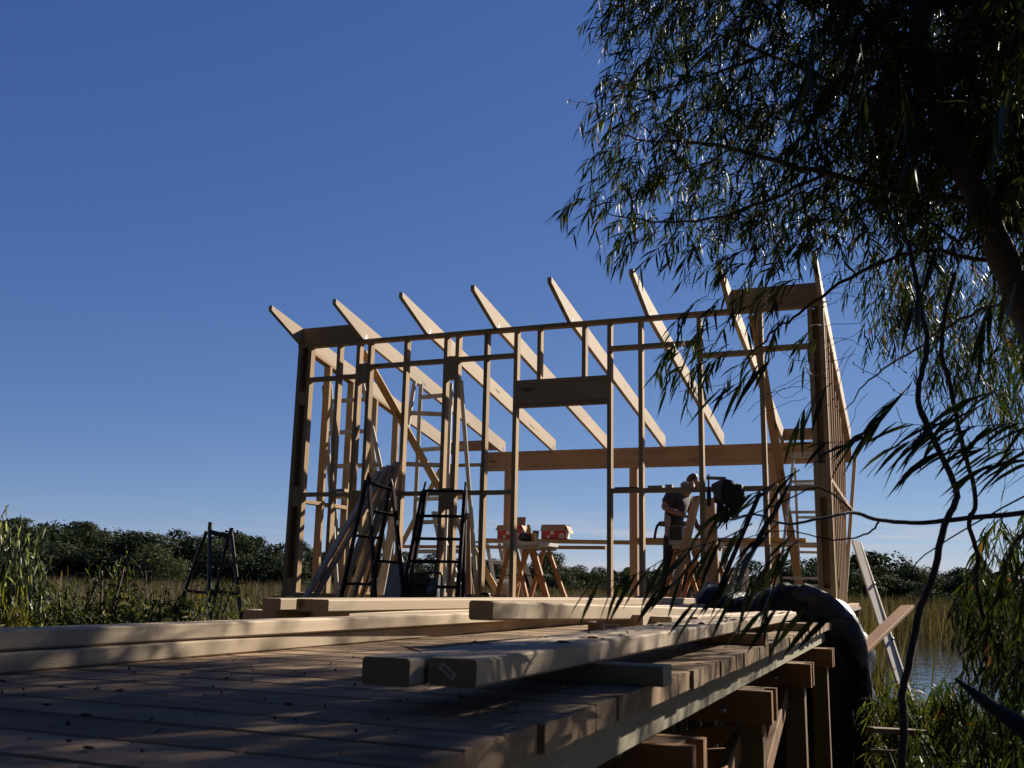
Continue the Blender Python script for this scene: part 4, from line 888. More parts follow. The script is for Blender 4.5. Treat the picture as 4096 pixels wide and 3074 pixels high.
mb.add(V, [(4*i, 4*i+4, 4*i+5, 4*i+1) for i in range(len(q)-1)]+[(4*i+2, 4*i+3, 4*i+7, 4*i+6) for i in range(len(q)-1)], None, .5); mb.build('loose_strap', M['blackplastic'], belt)
mb = MB(); wd = (haF-wrF).normalized(); tube(mb, [wrF-wd*.014, wrF+wd*.014], .036, 12); mb.build('watch', M['blackplastic'], man)

# ================================================================== black tarp and wrapped bundle
def wob(x, y, s=1.0): return math.sin(x*9.1*s+1.3)*math.cos(y*7.3*s+.4)*.5+math.sin(x*17.7*s-y*13.1*s)*.28+math.sin(y*29*s+x*23*s)*.14
prof = [PY(x, y, 8.0) for x, y in ((2985, 2440), (3010, 2395), (3060, 2350), (3105, 2336), (3150, 2331), (3220, 2336), (3300, 2370), (3360, 2412), (3420, 2480), (3462, 2560), (3480, 2690), (3488, 2850), (3484, 3074))]
prof[-1].z = -1.25
P_ = smoothline(prof, 6); n = len(P_)
def tarp_grid():
    bm = bmesh.new(); rows = []
    cen = Vector((-.78, 0, 0))
    # top strip running back over the stack
    for j in range(15):
        t = j/14; y = 7.95 + t*1.35; row = []
        for i, p in enumerate(P_):
            sag = -.10*t*t*max(0, 1-abs(p.x+.8)/.6)
            nrm = Vector((p.x+.85, 0, max(.15, p.z+.55))).normalized()
            q = Vector((p.x, y, p.z+sag)) + nrm*(.035*wob(p.x*2.2+p.z*2, y*1.6)+.03*math.sin((p.z+p.x*.5)*15+t*2)*min(1, t*3)-.02)
            row.append(bm.verts.new(q))
        rows.append(row)
    # front sheet hanging from the arch, with long vertical folds
    fr = [rows[0]]
    zb = -1.25
    for j in range(1, 21):
        t = j/20; row = []
        for i, p in enumerate(P_):
            zt = p.z; xx = p.x - t*.02*(p.x+.75); z = zt+(zb-zt)*t
            fold = math.sin((xx+.9)*19)*.030 + math.sin((xx)*41+1.1)*.014
            y = 7.95 - .05 - .10*math.sqrt(t)*.5 + fold*min(1, t*2.5+.1) + .012*wob(xx*1.5, z*1.2)
            row.append(bm.verts.new((xx + .012*math.sin(z*7+i), y, z)))
        fr.append(row)
    for A_ in (rows, fr):
        for r0, r1 in zip(A_[:-1], A_[1:]):
            for i in range(n-1):
                try: bm.faces.new((r0[i], r0[i+1], r1[i+1], r1[i]))
                except ValueError: pass
    bmesh.ops.remove_doubles(bm, verts=bm.verts, dist=.0005); bmesh.ops.recalc_face_normals(bm, faces=bm.faces); bm.verts.index_update()
    mb = MB(); mb.add([v.co.copy() for v in bm.verts], [[v.index for v in f.verts] for f in bm.faces], None, .5, 0, True); bm.free(); return mb
tarp_o = tag(tarp_grid().build('tarp', M['tarp']), 'big black plastic tarp draped over a stack at the end of the boardwalk', 'tarp')
# folded flap standing proud along the right edge of the tarp
mb = MB(); E_ = [P_[i] for i in range(int(n*.42), n)]; V = []
for i, p in enumerate(E_):
    t = i/(len(E_)-1); wd = .115*math.sin(PI*min(1, t*1.3+.12))*(1+.25*math.sin(i*.8))+.04
    V += [(p.x+.006, 7.93+.02*math.sin(i*.9), p.z+.004), (p.x-.35*wd, 7.84+.025*math.sin(i*.7+1), p.z-.25*wd+.012*math.sin(i*1.3)), (p.x-wd*1.1, 7.86+.02*math.sin(i*1.1), p.z-wd*.75)]
mb.add(V, [(3*i+k_, 3*i+k_+1, 3*i+k_+4, 3*i+k_+3) for i in range(len(E_)-1) for k_ in (0, 1)], None, .5, 0, True); mb.build('hem_fold', M['tarpgrey'], tarp_o)
# the stack under it
mb = MB()
for k_ in range(4): bx(mb, -1.05+.03*k_, -.62-.02*k_, 8.05, 9.3, .004+.056*k_, .054+.056*k_, 'y')
tag(mb.build('timber_board', M['greyboard']), 'boards stacked under the black tarp at the end of the boardwalk', 'timber')
# wrapped bundle lying on the deck in front of the wall
def bundle():
    top = [(2725, 2436), (2745, 2410), (2790, 2384), (2815, 2352), (2835, 2335), (2870, 2345), (2900, 2362), (2940, 2372), (2975, 2378), (3010, 2392), (3030, 2420)]
    Q = smoothline([PY(x, y, 8.75) for x, y in top], 5); bm = bmesh.new(); rows = []; m_ = 14
    for j in range(m_+1):
        t = j/m_; a = PI*t; row = []
        for i, p in enumerate(Q):
            h = max(.012, p.z); y = 8.75 - math.cos(a)*.36*(1+.15*wob(p.x*2, j*.3)); z = h*math.sin(a)**.75
            q = Vector((p.x, y, max(.003, z))); q += Vector((.03*wob(p.x*2.1, y*1.7), .02*wob(y*2, p.x*2+z*6), .030*wob(p.x*2.6+z*2, y*2.2)*math.sin(a))); q.z = max(.003, q.z); row.append(bm.verts.new(q))
        rows.append(row)
    for r0, r1 in zip(rows[:-1], rows[1:]):
        for i in range(len(Q)-1): bm.faces.new((r0[i], r0[i+1], r1[i+1], r1[i]))
    for side in (0, -1): bm.faces.new([r[side] for r in rows])
    bmesh.ops.recalc_face_normals(bm, faces=bm.faces); bm.verts.index_update()
    mb = MB(); mb.add([v.co.copy() for v in bm.verts], [[v.index for v in f.verts] for f in bm.faces], None, .5, 0, True); bm.free(); return mb
tag(bundle().build('wrapped_bundle', M['tarp']), 'low crumpled bundle in shiny dark plastic sheet lying before the front wall', 'bundle')

# ------------------------------------------------------------------ things on the bank at right
def plank3(name, a, b, w_, th, mat, label, cat='timber', up=(0, 0, 1), group=None):
    mb = MB(); prism(mb, a, b, w_, th, up); return tag(mb.build(name, M[mat]), label, cat, group)
A = PY(3421, 2166, 11.2); B = PY(3597, 2715, 9.3); C0 = down(A, B, ground_h(0.1, 8.5))
al = empty('metal_rail', (C0.x, C0.y, C0.z), 'cream metal rail with bolt tabs leaning against the right corner of the frame', 'rail')
mb = MB(); prism(mb, C0, A, .075, .03, (0.3, -1, 0)); mb.build('rail', M['cream'], al)
mb = MB(); o_ = Vector((.045, .012, 0)); prism(mb, C0+o_, A+o_+Vector((.0, 0, -.02)), .018, .05, (0.3, -1, 0)); mb.build('flange', M['cream'], al)
mb = MB()
for t in (.2, .42, .64, .86): ball(mb, A.lerp(C0, t)+Vector((.05, -.01, 0)), .018)
mb.build('bolt_tab', M['zinc'], al)
plank3('timber_board', PY(3425, 2625, 7.9), PY(3630, 2428, 9.2), .115, .03, 'orangeplank', 'orange plank with a square cut end jutting up behind the black tarp', up=(-.5, -1, 3))
plank3('timber_board', PY(3480, 2920, 6.0), PY(3690, 2930, 6.4), .05, .03, 'post', 'grey board lying level among the bushes right of the tarp')
plank3('timber_board', PY(3490, 3006, 6.0), PY(3640, 3012, 6.3), .04, .02, 'post', 'thin lower board lying among the bushes right of the tarp')

#@@PLANTS
# ================================================================== leaves, twigs, plants
class Leaves:
    """gathers curved blades: each is a strip of nseg quads"""
    def __init__(s): s.P = []; s.D = []; s.L = []; s.W = []; s.B = []; s.R = []
    def add(s, p, d, L, W, bend, r=None):
        s.P.append(tuple(p)); s.D.append(tuple(d)); s.L.append(L); s.W.append(W); s.B.append(bend); s.R.append(random.random() if r is None else r)
    def build(s, name, mat, parent=None, origin=(0, 0, 0), prof=(.35, 1, .85, .06), flat=0.0):
        P = np.array(s.P); D = np.array(s.D); L = np.array(s.L)[:, None]; W = np.array(s.W)[:, None]; B = np.array(s.B)[:, None]; n = len(P)
        D /= np.linalg.norm(D, axis=1)[:, None]+1e-9
        rv = RNG.normal(size=(n, 3)); rv[:, 2] *= (1-flat)
        S = np.cross(D, rv); S /= np.linalg.norm(S, axis=1)[:, None]+1e-9
        k_ = len(prof); V = np.zeros((n, k_, 2, 3)); side = np.cross(D, S); sw = RNG.normal(size=(n, 1))*.12
        for i, w_ in enumerate(prof):
            t = i/(k_-1); c = P + D*L*t + np.array([0, 0, -1.])*B*L*t*t + side*L*sw*t*t
            V[:, i, 0] = c - S*W*w_*.5; V[:, i, 1] = c + S*W*w_*.5
        idx = np.arange(n)[:, None]*(k_*2); q = []
        for i in range(k_-1): q.append(np.concatenate([idx+2*i, idx+2*i+1, idx+2*i+3, idx+2*i+2], 1))
        quads = np.stack(q, 1).reshape(-1, 4)
        return fastmesh(name, V.reshape(-1, 3), quads, np.repeat(np.array(s.R), k_*2), M[mat], parent, origin, True)
def rv(s=1.0): return Vector((random.gauss(0, s), random.gauss(0, s), random.gauss(0, s)))
def weep(lv, tw, p, d, length, nleaf, LL, WW, droop=1.0, rtw=.0022, fan=.55):
    """a twig that arcs over and hangs, with narrow leaves along it"""
    p = Vector(p); d = Vector(d).normalized(); n = 7; pts = [p.copy()]
    for i in range(n):
        d = (d + Vector((0, 0, -droop*.30)) + rv(.10)).normalized(); p = p + d*(length/n); pts.append(p.copy())
    tube(tw, pts, [rtw*(1-.7*i/n) for i in range(n+1)], 3, cap=False)
    for j in range(nleaf):
        t = (j+.5+random.random()*.5)/nleaf*n; i = min(n-1, int(t)); q = pts[i].lerp(pts[i+1], min(1, t-i)); dd = (pts[i+1]-pts[i]).normalized()
        s = dd.cross(rv()).normalized()
        ld = dd*.75 + s*fan + Vector((0, 0, -.35))
        lv.add(q, ld, LL*random.uniform(.65, 1.2), WW*random.uniform(.75, 1.2), random.uniform(.05, .5))
    return pts
def inpoly(x, y, poly):
    c = False; j = len(poly)-1
    for i in range(len(poly)):
        xi, yi = poly[i]; xj, yj = poly[j]
        if (yi > y) != (yj > y) and x < (xj-xi)*(y-yi)/(yj-yi)+xi: c = not c
        j = i
    return c
def sample(poly):
    xs_ = [p[0] for p in poly]; ys_ = [p[1] for p in poly]
    while True:
        x, y = random.uniform(min(xs_), max(xs_)), random.uniform(min(ys_), max(ys_))
        if inpoly(x, y, poly): return x, y

# ------------------------------------------------------------------ the weeping tree at right
tree = empty('weeping_tree', (1.75, 4.9, ground_h(1.75, 4.9)), 'big dark weeping tree with narrow hanging leaves filling the upper right', 'tree')
trunk_pts = [Vector((1.75, 4.9, -1.7)), Vector((1.6, 4.9, -.4)), Vector((1.2, 4.95, .6)), PY(4290, 1560, 4.6), PY(4090, 1220, 4.6), PY(3950, 880, 4.6), PY(3830, 620, 4.65), PY(3720, 330, 4.7), PY(3640, -100, 4.8), PY(3480, -500, 5.3)]
mb = MB(); q = smoothline(trunk_pts, 6); tube(mb, q, [.09-.058*i/(len(q)-1)+.006*math.sin(i*1.9) for i in range(len(q))], 12); mb.build('trunk', M['bark'], tree)
def branch(pts, r0, r1, mat='bark', name='branch', k_=6, wig=.010):
    q = smoothline(pts, k_); q = [p+rv(wig*.5) if 0 < i < len(q)-1 else p for i, p in enumerate(q)]; mb = MB()
    tube(mb, q, [r0+(r1-r0)*i/(len(q)-1) for i in range(len(q))], 7); o = mb.build(name, M[mat], tree); return q
bl = []
bl += branch([PY(3925, 810, 5.0), PY(3600, 770, 4.95), PY(3300, 695, 4.9), PY(3000, 615, 4.9), PY(2830, 575, 5.0), PY(2600, 560, 5.1), PY(2440, 530, 5.2)], .021, .004)
bl += branch([PY(3830, 630, 5.05), PY(3500, 440, 5.2), PY(3293, 317, 5.3), PY(3060, 210, 5.4), PY(2850, 130, 5.5)], .024, .006)
bl += branch([PY(3740, 380, 5.1), PY(3460, 60, 4.9), PY(3250, -120, 4.8), PY(2900, -200, 4.8)], .026, .007)
bl += branch([PY(4080, 1080, 5.0), PY(3700, 1005, 4.8), PY(3400, 1115, 4.6), PY(3200, 1250, 4.5), PY(3060, 1360, 4.4), PY(2960, 1470, 4.4)], .012, .003)
bl += branch([PY(4100, 1190, 5.0), PY(3880, 1260, 5.4), PY(3660, 1400, 5.7), PY(3480, 1520, 6.0), PY(3380, 1640, 6.2)], .010, .003)
bl += branch([PY(3300, 700, 4.9), PY(2950, 850, 4.8), PY(2650, 890, 4.8), PY(2420, 850, 4.9)], .010, .003)
bl += branch([PY(3100, 215, 5.35), PY(2750, 330, 5.1), PY(2520, 400, 5.1)], .010, .003)
bl += branch([PY(3950, 880, 5.0), PY(4200, 500, 5.6), PY(4400, 200, 6.2)], .05, .02)
bl += branch([PY(4080, 1220, 5.0), PY(4300, 900, 4.6), PY(4700, 500, 4.2), Vector((2.4, 3.9, 3.0))], .05, .02)
# the dark stems that hang through the picture
DD = 1.8517
V1 = [(1962, 520), (1985, 640), (2003, 740), (1992, 800), (1984, 865), (2012, 940), (2058, 1035), (2066, 1080), (2040, 1135), (2012, 1255), (1985, 1325), (1966, 1425), (1950, 1500), (1952, 1570), (1948, 1680)]
branch([PY(x*DD, y*DD, 3.5-.03*i) for i, (x, y) in enumerate(V1)], .0085, .0115, 'darkbark', 'hanging_stem', 5, .003)
V2 = [(2062, 590), (2040, 690), (2034, 760), (2052, 830), (2074, 940), (2090, 1000), (2108, 1088), (2092, 1130), (2112, 1200), (2110, 1270), (2150, 1390), (2230, 1440)]
branch([PY(x*DD, y*DD, 3.9) for x, y in V2], .0085, .008, 'darkbark', 'hanging_stem', 5, .003)
br3 = branch([PY(x*DD, y*DD, Y_) for x, y, Y_ in ((2240, 1106, 2.9), (2080, 1121, 2.85), (1990, 1130, 2.8), (1900, 1124, 2.7), (1842, 1108, 2.6), (1790, 1117, 2.5), (1700, 1132, 2.4), (1630, 1112, 2.3), (1560, 1128, 2.2))], .0075, .0016, 'darkbark', 'branch', 5, .001)
branch([PY(x*DD, y*DD, 2.7) for x, y in ((1900, 1124), (1880, 1150), (1840, 1163), (1790, 1165), (1720, 1150), (1660, 1150), (1560, 1180))], .0028, .001, 'darkbark', 'branch', 5, .002)
branch([PY(x*DD, y*DD, 2.6) for x, y in ((1842, 1108), (1810, 1075), (1760, 1055), (1690, 1085), (1600, 1120), (1530, 1125))], .003, .001, 'darkbark', 'branch', 5, .002)
branch([PY(3822, 2717, 1.75), PY(3930, 2800, 1.72), PY(4110, 2925, 1.68), PY(4300, 3060, 1.65)], .003, .022, 'darkbark', 'branch', 5, .001)
branch([PY(4200, 1930, 3.2), PY(3960, 2060, 3.2), PY(3700, 2220, 3.2), PY(3640, 2300, 3.2), PY(3570, 2400, 3.2)], .003, .001, 'darkbark', 'branch', 5, .002)
lv = Leaves(); tw = MB(); nuts = MB()
CROWN = [(2520, -150), (2440, 80), (2600, 180), (2480, 330), (2400, 420), (2480, 540), (2390, 700), (2480, 780), (2430, 840), (2620, 870), (2800, 950), (3000, 970), (3160, 1030), (3330, 960), (3480, 930), (3700, 950), (3900, 960), (4200, 960), (4250, -350), (2700, -350)]
for i in range(2750):
    x, y = sample(CROWN)
    if random.random() > .48+.50*min(1, max(0, (x-2550)/1100))+.2*(y < 250): continue
    p = PY(x, y, random.uniform(4.35, 6.6))
    d = Vector((-.5+random.gauss(0, .6), random.gauss(0, .5), random.uniform(-.3, .8)))
    weep(lv, tw, p, d, random.uniform(.16, .38)*(1 if y < 700 else .8), random.randint(10, 19), .080, .0098, random.uniform(.6, 1.1), fan=.75)
DENSE = [(3250, -300), (3350, 250), (3500, 520), (3620, 740), (3800, 830), (4250, 860), (4300, -350)]
for i in range(700):
    x, y = sample(DENSE); weep(lv, tw, PY(x, y, random.uniform(4.7, 6.8)), (random.gauss(-.3, .6), random.gauss(0, .5), random.uniform(-.3, .7)), random.uniform(.18, .4), 20, .082, .0105, random.uniform(.6, 1.1), fan=.75)
# ragged outline: twigs that reach out past the crown's left side
for x, y in ((2520, 30), (2600, 60), (2470, 150), (2560, 140), (2640, 250), (2560, 270), (2480, 330), (2420, 470), (2380, 500), (2460, 520), (2430, 640), (2500, 700), (2380, 800), (2350, 830), (2440, 860), (2430, 960), (2480, 1000), (2550, 960), (2640, 1000), (2700, 980), (2760, 1060), (2840, 1100), (2900, 1060), (2980, 1100), (3060, 1120), (3150, 1150)):
    for r in range(2):
        p = PY(x+random.uniform(0, 90), y-random.uniform(20, 90), random.uniform(4.4, 5.4)); weep(lv, tw, p, (-.9, random.gauss(0, .3), .25), random.uniform(.16, .30), random.randint(10, 16), .085, .0105, .9)
for i in range(420):                      # thin hanging strands on the right below the crown
    x, y = sample([(3420, 960), (3560, 1250), (3900, 1560), (4150, 1650), (4200, 1000), (3700, 950)])
    weep(lv, tw, PY(x, y, random.uniform(5.0, 8.0)), (random.gauss(-.2, .5), random.gauss(0, .5), -.2), random.uniform(.2, .45), random.randint(9, 14), .072, .0085, 1.2)
for i in range(130):                      # hanging curtain at the right edge
    x, y = sample([(3960, 2060), (3900, 2300), (3990, 2650), (4200, 2750), (4200, 2000)])
    weep(lv, tw, PY(x, y, random.uniform(3.6, 5.2)), (random.gauss(-.2, .4), random.gauss(0, .4), -.1), random.uniform(.2, .42), random.randint(10, 16), .085, .010, 1.3)
# the part of the crown outside the frame, which shades the boardwalk
for i in range(2600):
    p = Vector((random.uniform(.55, 3.6), random.uniform(2.6, 7.4), random.uniform(.9, 4.2)))
    if ((p.x-2.0)/1.8)**2+((p.y-4.4)/2.0)**2+((p.z-2.5)/1.9)**2 > 1: continue
    weep(lv, tw, p, rv(1.0), random.uniform(.3, .55), 30, .10, .014, 1.1, fan=.8)
for i in range(750):                     # unseen boughs added over the viewer to block sky light
    p = Vector((random.uniform(-3.6, 2.8), random.uniform(-2.4, 2.0), random.uniform(2.5, 4.6)))
    if ((p.x+.3)/3.2)**2+((p.y+.1)/2.1)**2+((p.z-3.6)/1.2)**2 > 1: continue
    weep(lv, tw, p, rv(1.0), random.uniform(.3, .5), 22, .11, .017, .6, fan=1.0)
for x, y, Y, n in ((2790, 1215, 4.2, 3), (2870, 1225, 4.2, 2), (2960, 1180, 4.3, 3), (3080, 1200, 4.3, 3), (3180, 1250, 4.4, 2), (2900, 1360, 4.3, 2), (2760, 1420, 4.2, 3), (2840, 1440, 4.2, 3), (2930, 1420, 4.2, 2), (2720, 1340, 4.3, 2), (2860, 1310, 4.3, 2), (3260, 1330, 4.6, 2), (3030, 1420, 4.4, 2)):
    for r in range(n): weep(lv, tw, PY(x+random.gauss(0, 25), y+random.gauss(0, 20), Y), (-.7+random.gauss(0, .3), 0, -.1), random.uniform(.14, .26), random.randint(7, 11), .085, .0105, 1.0)
# bare red twigs and strings of woody fruit
for i in range(60):
    x, y = sample([(3000, 1150), (2650, 1450), (3350, 1650), (3500, 1600), (4096, 1900), (4096, 1100), (3500, 950)])
    p = PY(x, y, random.uniform(4.2, 6.5)); pts = [p]; d = Vector((-.7+random.gauss(0, .5), 0, random.gauss(-.2, .5)))
    for j in range(7): d = (d+rv(.28)).normalized(); p = p+d*.055; pts.append(p)
    tube(tw, pts, .0016, 3, cap=False)
    if i % 3 == 0:
        for q in pts[2:]: ball(nuts, q+rv(.004), .0042, n=5, m=3)
def add_nuts(poly, cnt, Y0_, Y1_):
    for i in range(cnt):
        x, y = sample(poly); p = PY(x, y, random.uniform(Y0_, Y1_))
        for j in range(random.randint(3, 7)): ball(nuts, p+Vector((random.gauss(0, .01), 0, -.017*j)), .0042, n=5, m=3)
add_nuts([(2480, 450), (2420, 1000), (3000, 1200), (3700, 1300), (3300, 700)], 60, 4.3, 5.5)
lv.build('foliage', 'leaf', tree); tag(tw.build('fine_twigs', M['twig'], tree), kind='stuff'); tag(nuts.build('woody_fruit', M['nut'], tree), kind='stuff')
# nearer sprays of long leaves that hang in front of the frame
ln = Leaves()
def spray(pts, Y, LL, WW, step, hang, jit=.35, r=.0016, bend=.25, n2=1):
    q = smoothline([PY(x, y, Y+dy) for x, y, dy in [(a+(0,))[:3] for a in pts]], 8); tn = MB(); tube(tn, q, [r*(1-.6*i/len(q)) for i in range(len(q))], 4, cap=False); tn.build('hanging_twig', M['darkbark'], tree); acc = 0
    for a, b in zip(q[:-1], q[1:]):
        acc += (b-a).length
        while acc > step:
            acc -= step
            for z in range(n2):
                d = Vector(hang)+rv(jit)*.5; ln.add(a.lerp(b, random.random()), d+(b-a).normalized()*.35, LL*random.uniform(.7, 1.15), WW*random.uniform(.8, 1.15), bend*random.uniform(.4, 1.4))
H1 = (-.55, .1, -.85)
spray([(3010, 2095), (2880, 2160), (2700, 2215), (2540, 2300), (2330, 2345)], 1.9, 0.0975, 0.0094, 0.0204, (-.45, .05, -1), .3)
spray([(3200, 2160), (3060, 2260), (2920, 2380), (2760, 2420)], 1.85, 0.0936, 0.0094, 0.0194, (-.5, .05, -1), .35)
spray([(3400, 2480), (3200, 2430), (3080, 2440), (2920, 2450)], 1.7, 0.0897, 0.0098, 0.0233, (-.45, .0, -1), .25)
spray([(3200, 1880), (3050, 1960), (2950, 2000), (2860, 2060)], 2.2, 0.1170, 0.0115, 0.0194, (-.75, .0, -.75), .25)
spray([(3180, 1890), (3100, 2040), (3020, 2170), (2960, 2260)], 2.2, 0.0936, 0.0098, 0.0194, (-.5, .05, -1), .35)
spray([(3120, 2090), (3020, 2170), (2940, 2260), (2900, 2360)], 2.0, 0.0858, 0.0098, 0.0166, (-.6, 0, -.8), .4)
spray([(2880, 2180), (2780, 2240), (2700, 2330), (2600, 2370)], 2.1, 0.0858, 0.0090, 0.0185, (-.6, 0, -.8), .4)
spray([(3180, 2120), (3130, 2200), (3100, 2330), (3060, 2440)], 2.2, 0.0858, 0.0090, 0.0194, (-.35, 0, -1), .4)
spray([(3100, 1420), (3010, 1500), (2940, 1540), (2870, 1560)], 3.0, .13, .012, .022, (-.6, 0, -.8), .35)
spray([(3330, 1530), (3260, 1590), (3210, 1650), (3170, 1740)], 2.6, .12, .013, .025, (-.2, 0, -1), .3)
for pts in ([(4180, 1690), (3980, 1700), (3780, 1720), (3600, 1780)], [(4180, 1790), (4000, 1800), (3820, 1790), (3680, 1840)], [(3960, 1600), (3850, 1660), (3720, 1700), (3580, 1690)], [(3640, 1540), (3570, 1620), (3500, 1700), (3420, 1760)], [(4200, 1850), (4080, 1840), (3960, 1860), (3880, 1900)], [(4000, 1560), (3880, 1600), (3800, 1660), (3700, 1740)]):
    spray(pts, 2.7, .118, .0098, .0145, (-.8, 0, -.55), .45, bend=.3)
spray([(3490, 1690), (3440, 1760), (3380, 1770), (3220, 1775)], 2.7, .10, .010, .025, (-.7, 0, -.2), .5)
for pts in ([(3600, 300), (3640, 480), (3660, 650)], [(3800, 900), (3700, 1080), (3640, 1250)], [(3440, 180), (3460, 330), (3450, 480)], [(4100, 1100), (3980, 1180), (3920, 1330)], [(4100, 250), (4000, 420), (3960, 600)], [(3260, 80), (3240, 220), (3200, 380)]):
    spray(pts, 2.4, .13, .012, .022, (-.15, 0, -1), .3)
ln.add(PY(3870, 405, 2.6), PY(3760, 402, 2.6)-PY(3870, 405, 2.6), .075, .010, .02, .985)
ln.build('near_foliage', 'leafnear', tree)

# ------------------------------------------------------------------ shrubs
def shrub(name, base, h, rad, stems, leafn, LL, WW, mat, label, cat='shrub', weepy=.3, lean_=(0, 0, 0), group=None, tilt=.5):
    root = empty(name, base, label, cat, group); base = Vector(base); l2 = Leaves(); t2_ = MB()
    for i in range(stems):
        a = random.uniform(0, 2*PI); r = rad*math.sqrt(random.random()); tip = base + Vector((math.cos(a)*r, math.sin(a)*r, h*random.uniform(.62, 1.0)*(1-.25*(r/rad)**2))) + Vector(lean_)
        mid = base.lerp(tip, .55)+rv(.06*h)*.5 + Vector((0, 0, .08*h)); q = smoothline([base+Vector((rv(.04).x, rv(.04).y, 0)), mid, tip, tip + (tip-mid)*.12+Vector((0, 0, -weepy*.07*h))], 5)
        tube(t2_, q, [.008*h*(1-.8*j/len(q))+.001 for j in range(len(q))], 4, cap=False)
        for j in range(leafn):
            t = .25+.75*random.random(); k_ = min(len(q)-2, int(t*(len(q)-1))); p = q[k_].lerp(q[k_+1], random.random()); o = rv(.07*h); dd = (q[k_+1]-q[k_]).normalized()
            l2.add(p+o*.6, dd*tilt + rv(.6)+Vector((0, 0, -weepy)), LL*random.uniform(.6, 1.3), WW*random.uniform(.7, 1.2), weepy*random.uniform(.2, 1))
    t2_.build('stems', M['twig'], root); l2.build('leaves', mat, root); return root
def gz(x, y): return ground_h(x, y)
p = PY(-70, 2400, 7.0); shrub('willow_shrub', (p.x, 7.0, gz(p.x, 7.0)), 2.38, .62, 80, 130, .085, .017, 'leafpale', 'pale weeping shrub at the left edge behind the long timbers', weepy=1.1, tilt=.05)
p = PY(-20, 2480, 6.2); shrub('yellow_shrub', (p.x-.1, 6.2, gz(p.x, 6.2)), 1.62, .42, 50, 90, .09, .010, 'leafyellow', 'yellow green weeping shrub at the left edge below the pale one', weepy=1.2, tilt=.05)
p = PY(330, 2480, 6.4); shrub('leafy_shrub', (p.x, 6.4, gz(p.x, 6.4)), 1.85, .36, 28, 80, .07, .013, 'shrub', 'tall leafy shrub standing up out of the reeds left of the steel trestle', weepy=.15, tilt=.9)
p = PY(450, 2480, 6.0); shrub('leafy_shrub', (p.x, 6.0, gz(p.x, 6.0)), 1.75, .45, 30, 80, .06, .011, 'shrub', 'broad leafy shrub right of the tall one among the reeds', weepy=.3, tilt=.8)
p = PY(790, 2450, 6.6); shrub('leafy_shrub', (p.x, 6.6, gz(p.x, 6.6)), 1.62, .5, 28, 60, .07, .011, 'shrub', 'low leafy shrub growing in front of the grey steel trestle', weepy=.3, lean_=(.35, 0, .05), tilt=.9)
for i, (x, Y, h, r, lab) in enumerate(((120, 5.4, 1.12, .7, 'low dark bush behind the long timbers at the far left'), (300, 5.6, 1.15, .6, 'low dark bush behind the long timbers, below the tall leafy shrub'), (560, 5.8, 1.2, .7, 'low dark bush behind the long timbers, between the leafy shrubs'), (690, 5.5, 1.14, .6, 'low dark bush left of the feet of the grey steel trestle'), (900, 6.3, 1.08, .6, 'low dark bush right of the feet of the grey steel trestle'))):
    p = PY(x, 2480, Y); shrub('low_bush', (p.x, Y, gz(p.x, Y)), h*1.17, r, 46, 110, .06, .012, 'shrub', lab, 'bush', .25, group='bushes along the left of the boardwalk')
# bank at right
for x, y, Y, h, r, lab in ((3690, 3060, 6.6, 1.0, .32, 'bright leafy bush on the bank right of the black tarp'), (3900, 3080, 5.0, .95, .45, 'dark leafy bush at the bottom right below the hanging stems'), (4080, 3080, 4.6, 1.0, .45, 'leafy bush in the bottom right corner'), (3590, 2960, 9.3, 1.05, .40, 'leafy bush behind the lying boards right of the tarp'), (3760, 2960, 8.2, .9, .40, 'leafy bush at the water edge under the hanging stems')):
    p = PY(x, y, Y); shrub('bank_bush', (p.x, Y, gz(p.x, Y)), h, r, 30, 50, .085, .010, 'leaf' if ('dark' in lab or 'corner' in lab) else 'shrub', lab, 'bush', .7, group='bushes on the right bank')
for x, y, Y, h, r, lab in ((3820, 3040, 7.2, .95, .40, 'dark bush with narrow leaves in front of the pond, between the hanging stems'), (3980, 2980, 6.4, 1.05, .36, 'tall dark bush with narrow leaves standing before the pond at right')):
    p = PY(x, y, Y); shrub('bank_bush', (p.x, Y, gz(p.x, Y)), h, r, 34, 70, .10, .010, 'leaf', lab, 'bush', .8, group='bushes on the right bank')
for x, Y, lab in ((2960, 4.6, 'dark leafy plant in the shade behind the boardwalk bearers'),):
    p = PY(x, 3000, Y); shrub('shade_plant', (p.x-.5, Y, gz(p.x, Y)), .8, .5, 16, 34, .09, .010, 'leaf', lab, 'plant', .5)

# ------------------------------------------------------------------ reeds
def reedfield(name, label, n, fn, mat, hfn, WW, lean_=.10, kind='stuff'):
    l2 = Leaves()
    for i in range(n):
        x, y = fn(); z = max(ground_h(x, y), WZ-.15); H = hfn(x, y)-z
        if H < .2: continue
        l2.add((x, y, z), (random.gauss(0, lean_), random.gauss(0, lean_), 1), H*random.uniform(.9, 1.08), WW*random.uniform(.7, 1.3)*(1 + y*.012), random.uniform(-.0, .07))
    o = l2.build(name, mat, None, (0, 20, -1.7), prof=(.8, 1, .75, .08)); return tag(o, label, 'reeds', kind=kind)
def f_far():
    while True:
        y = 13+68*random.random()**1.5; x = random.uniform(-1.4, .26)*y
        if x < -.03*y or (y > 37+2*math.sin(x)) : return x, y
reedfield('reed_bed', 'wide brown bed of tall reeds stretching to the trees', 42000, f_far, 'reed', lambda x, y: min(.17, -.12+.012*y)+random.gauss(0, .07), .022)
def f_mid():
    y = random.uniform(8.8, 15); x = random.uniform(-1.35*y, min(-.40*y, -7.2)); return x, y
reedfield('near_reeds', 'nearer green and brown reeds left of the house frame', 7000, f_mid, 'reedgreen', lambda x, y: -.25+.03*(y-9)+random.gauss(0, .16), .016, .16)
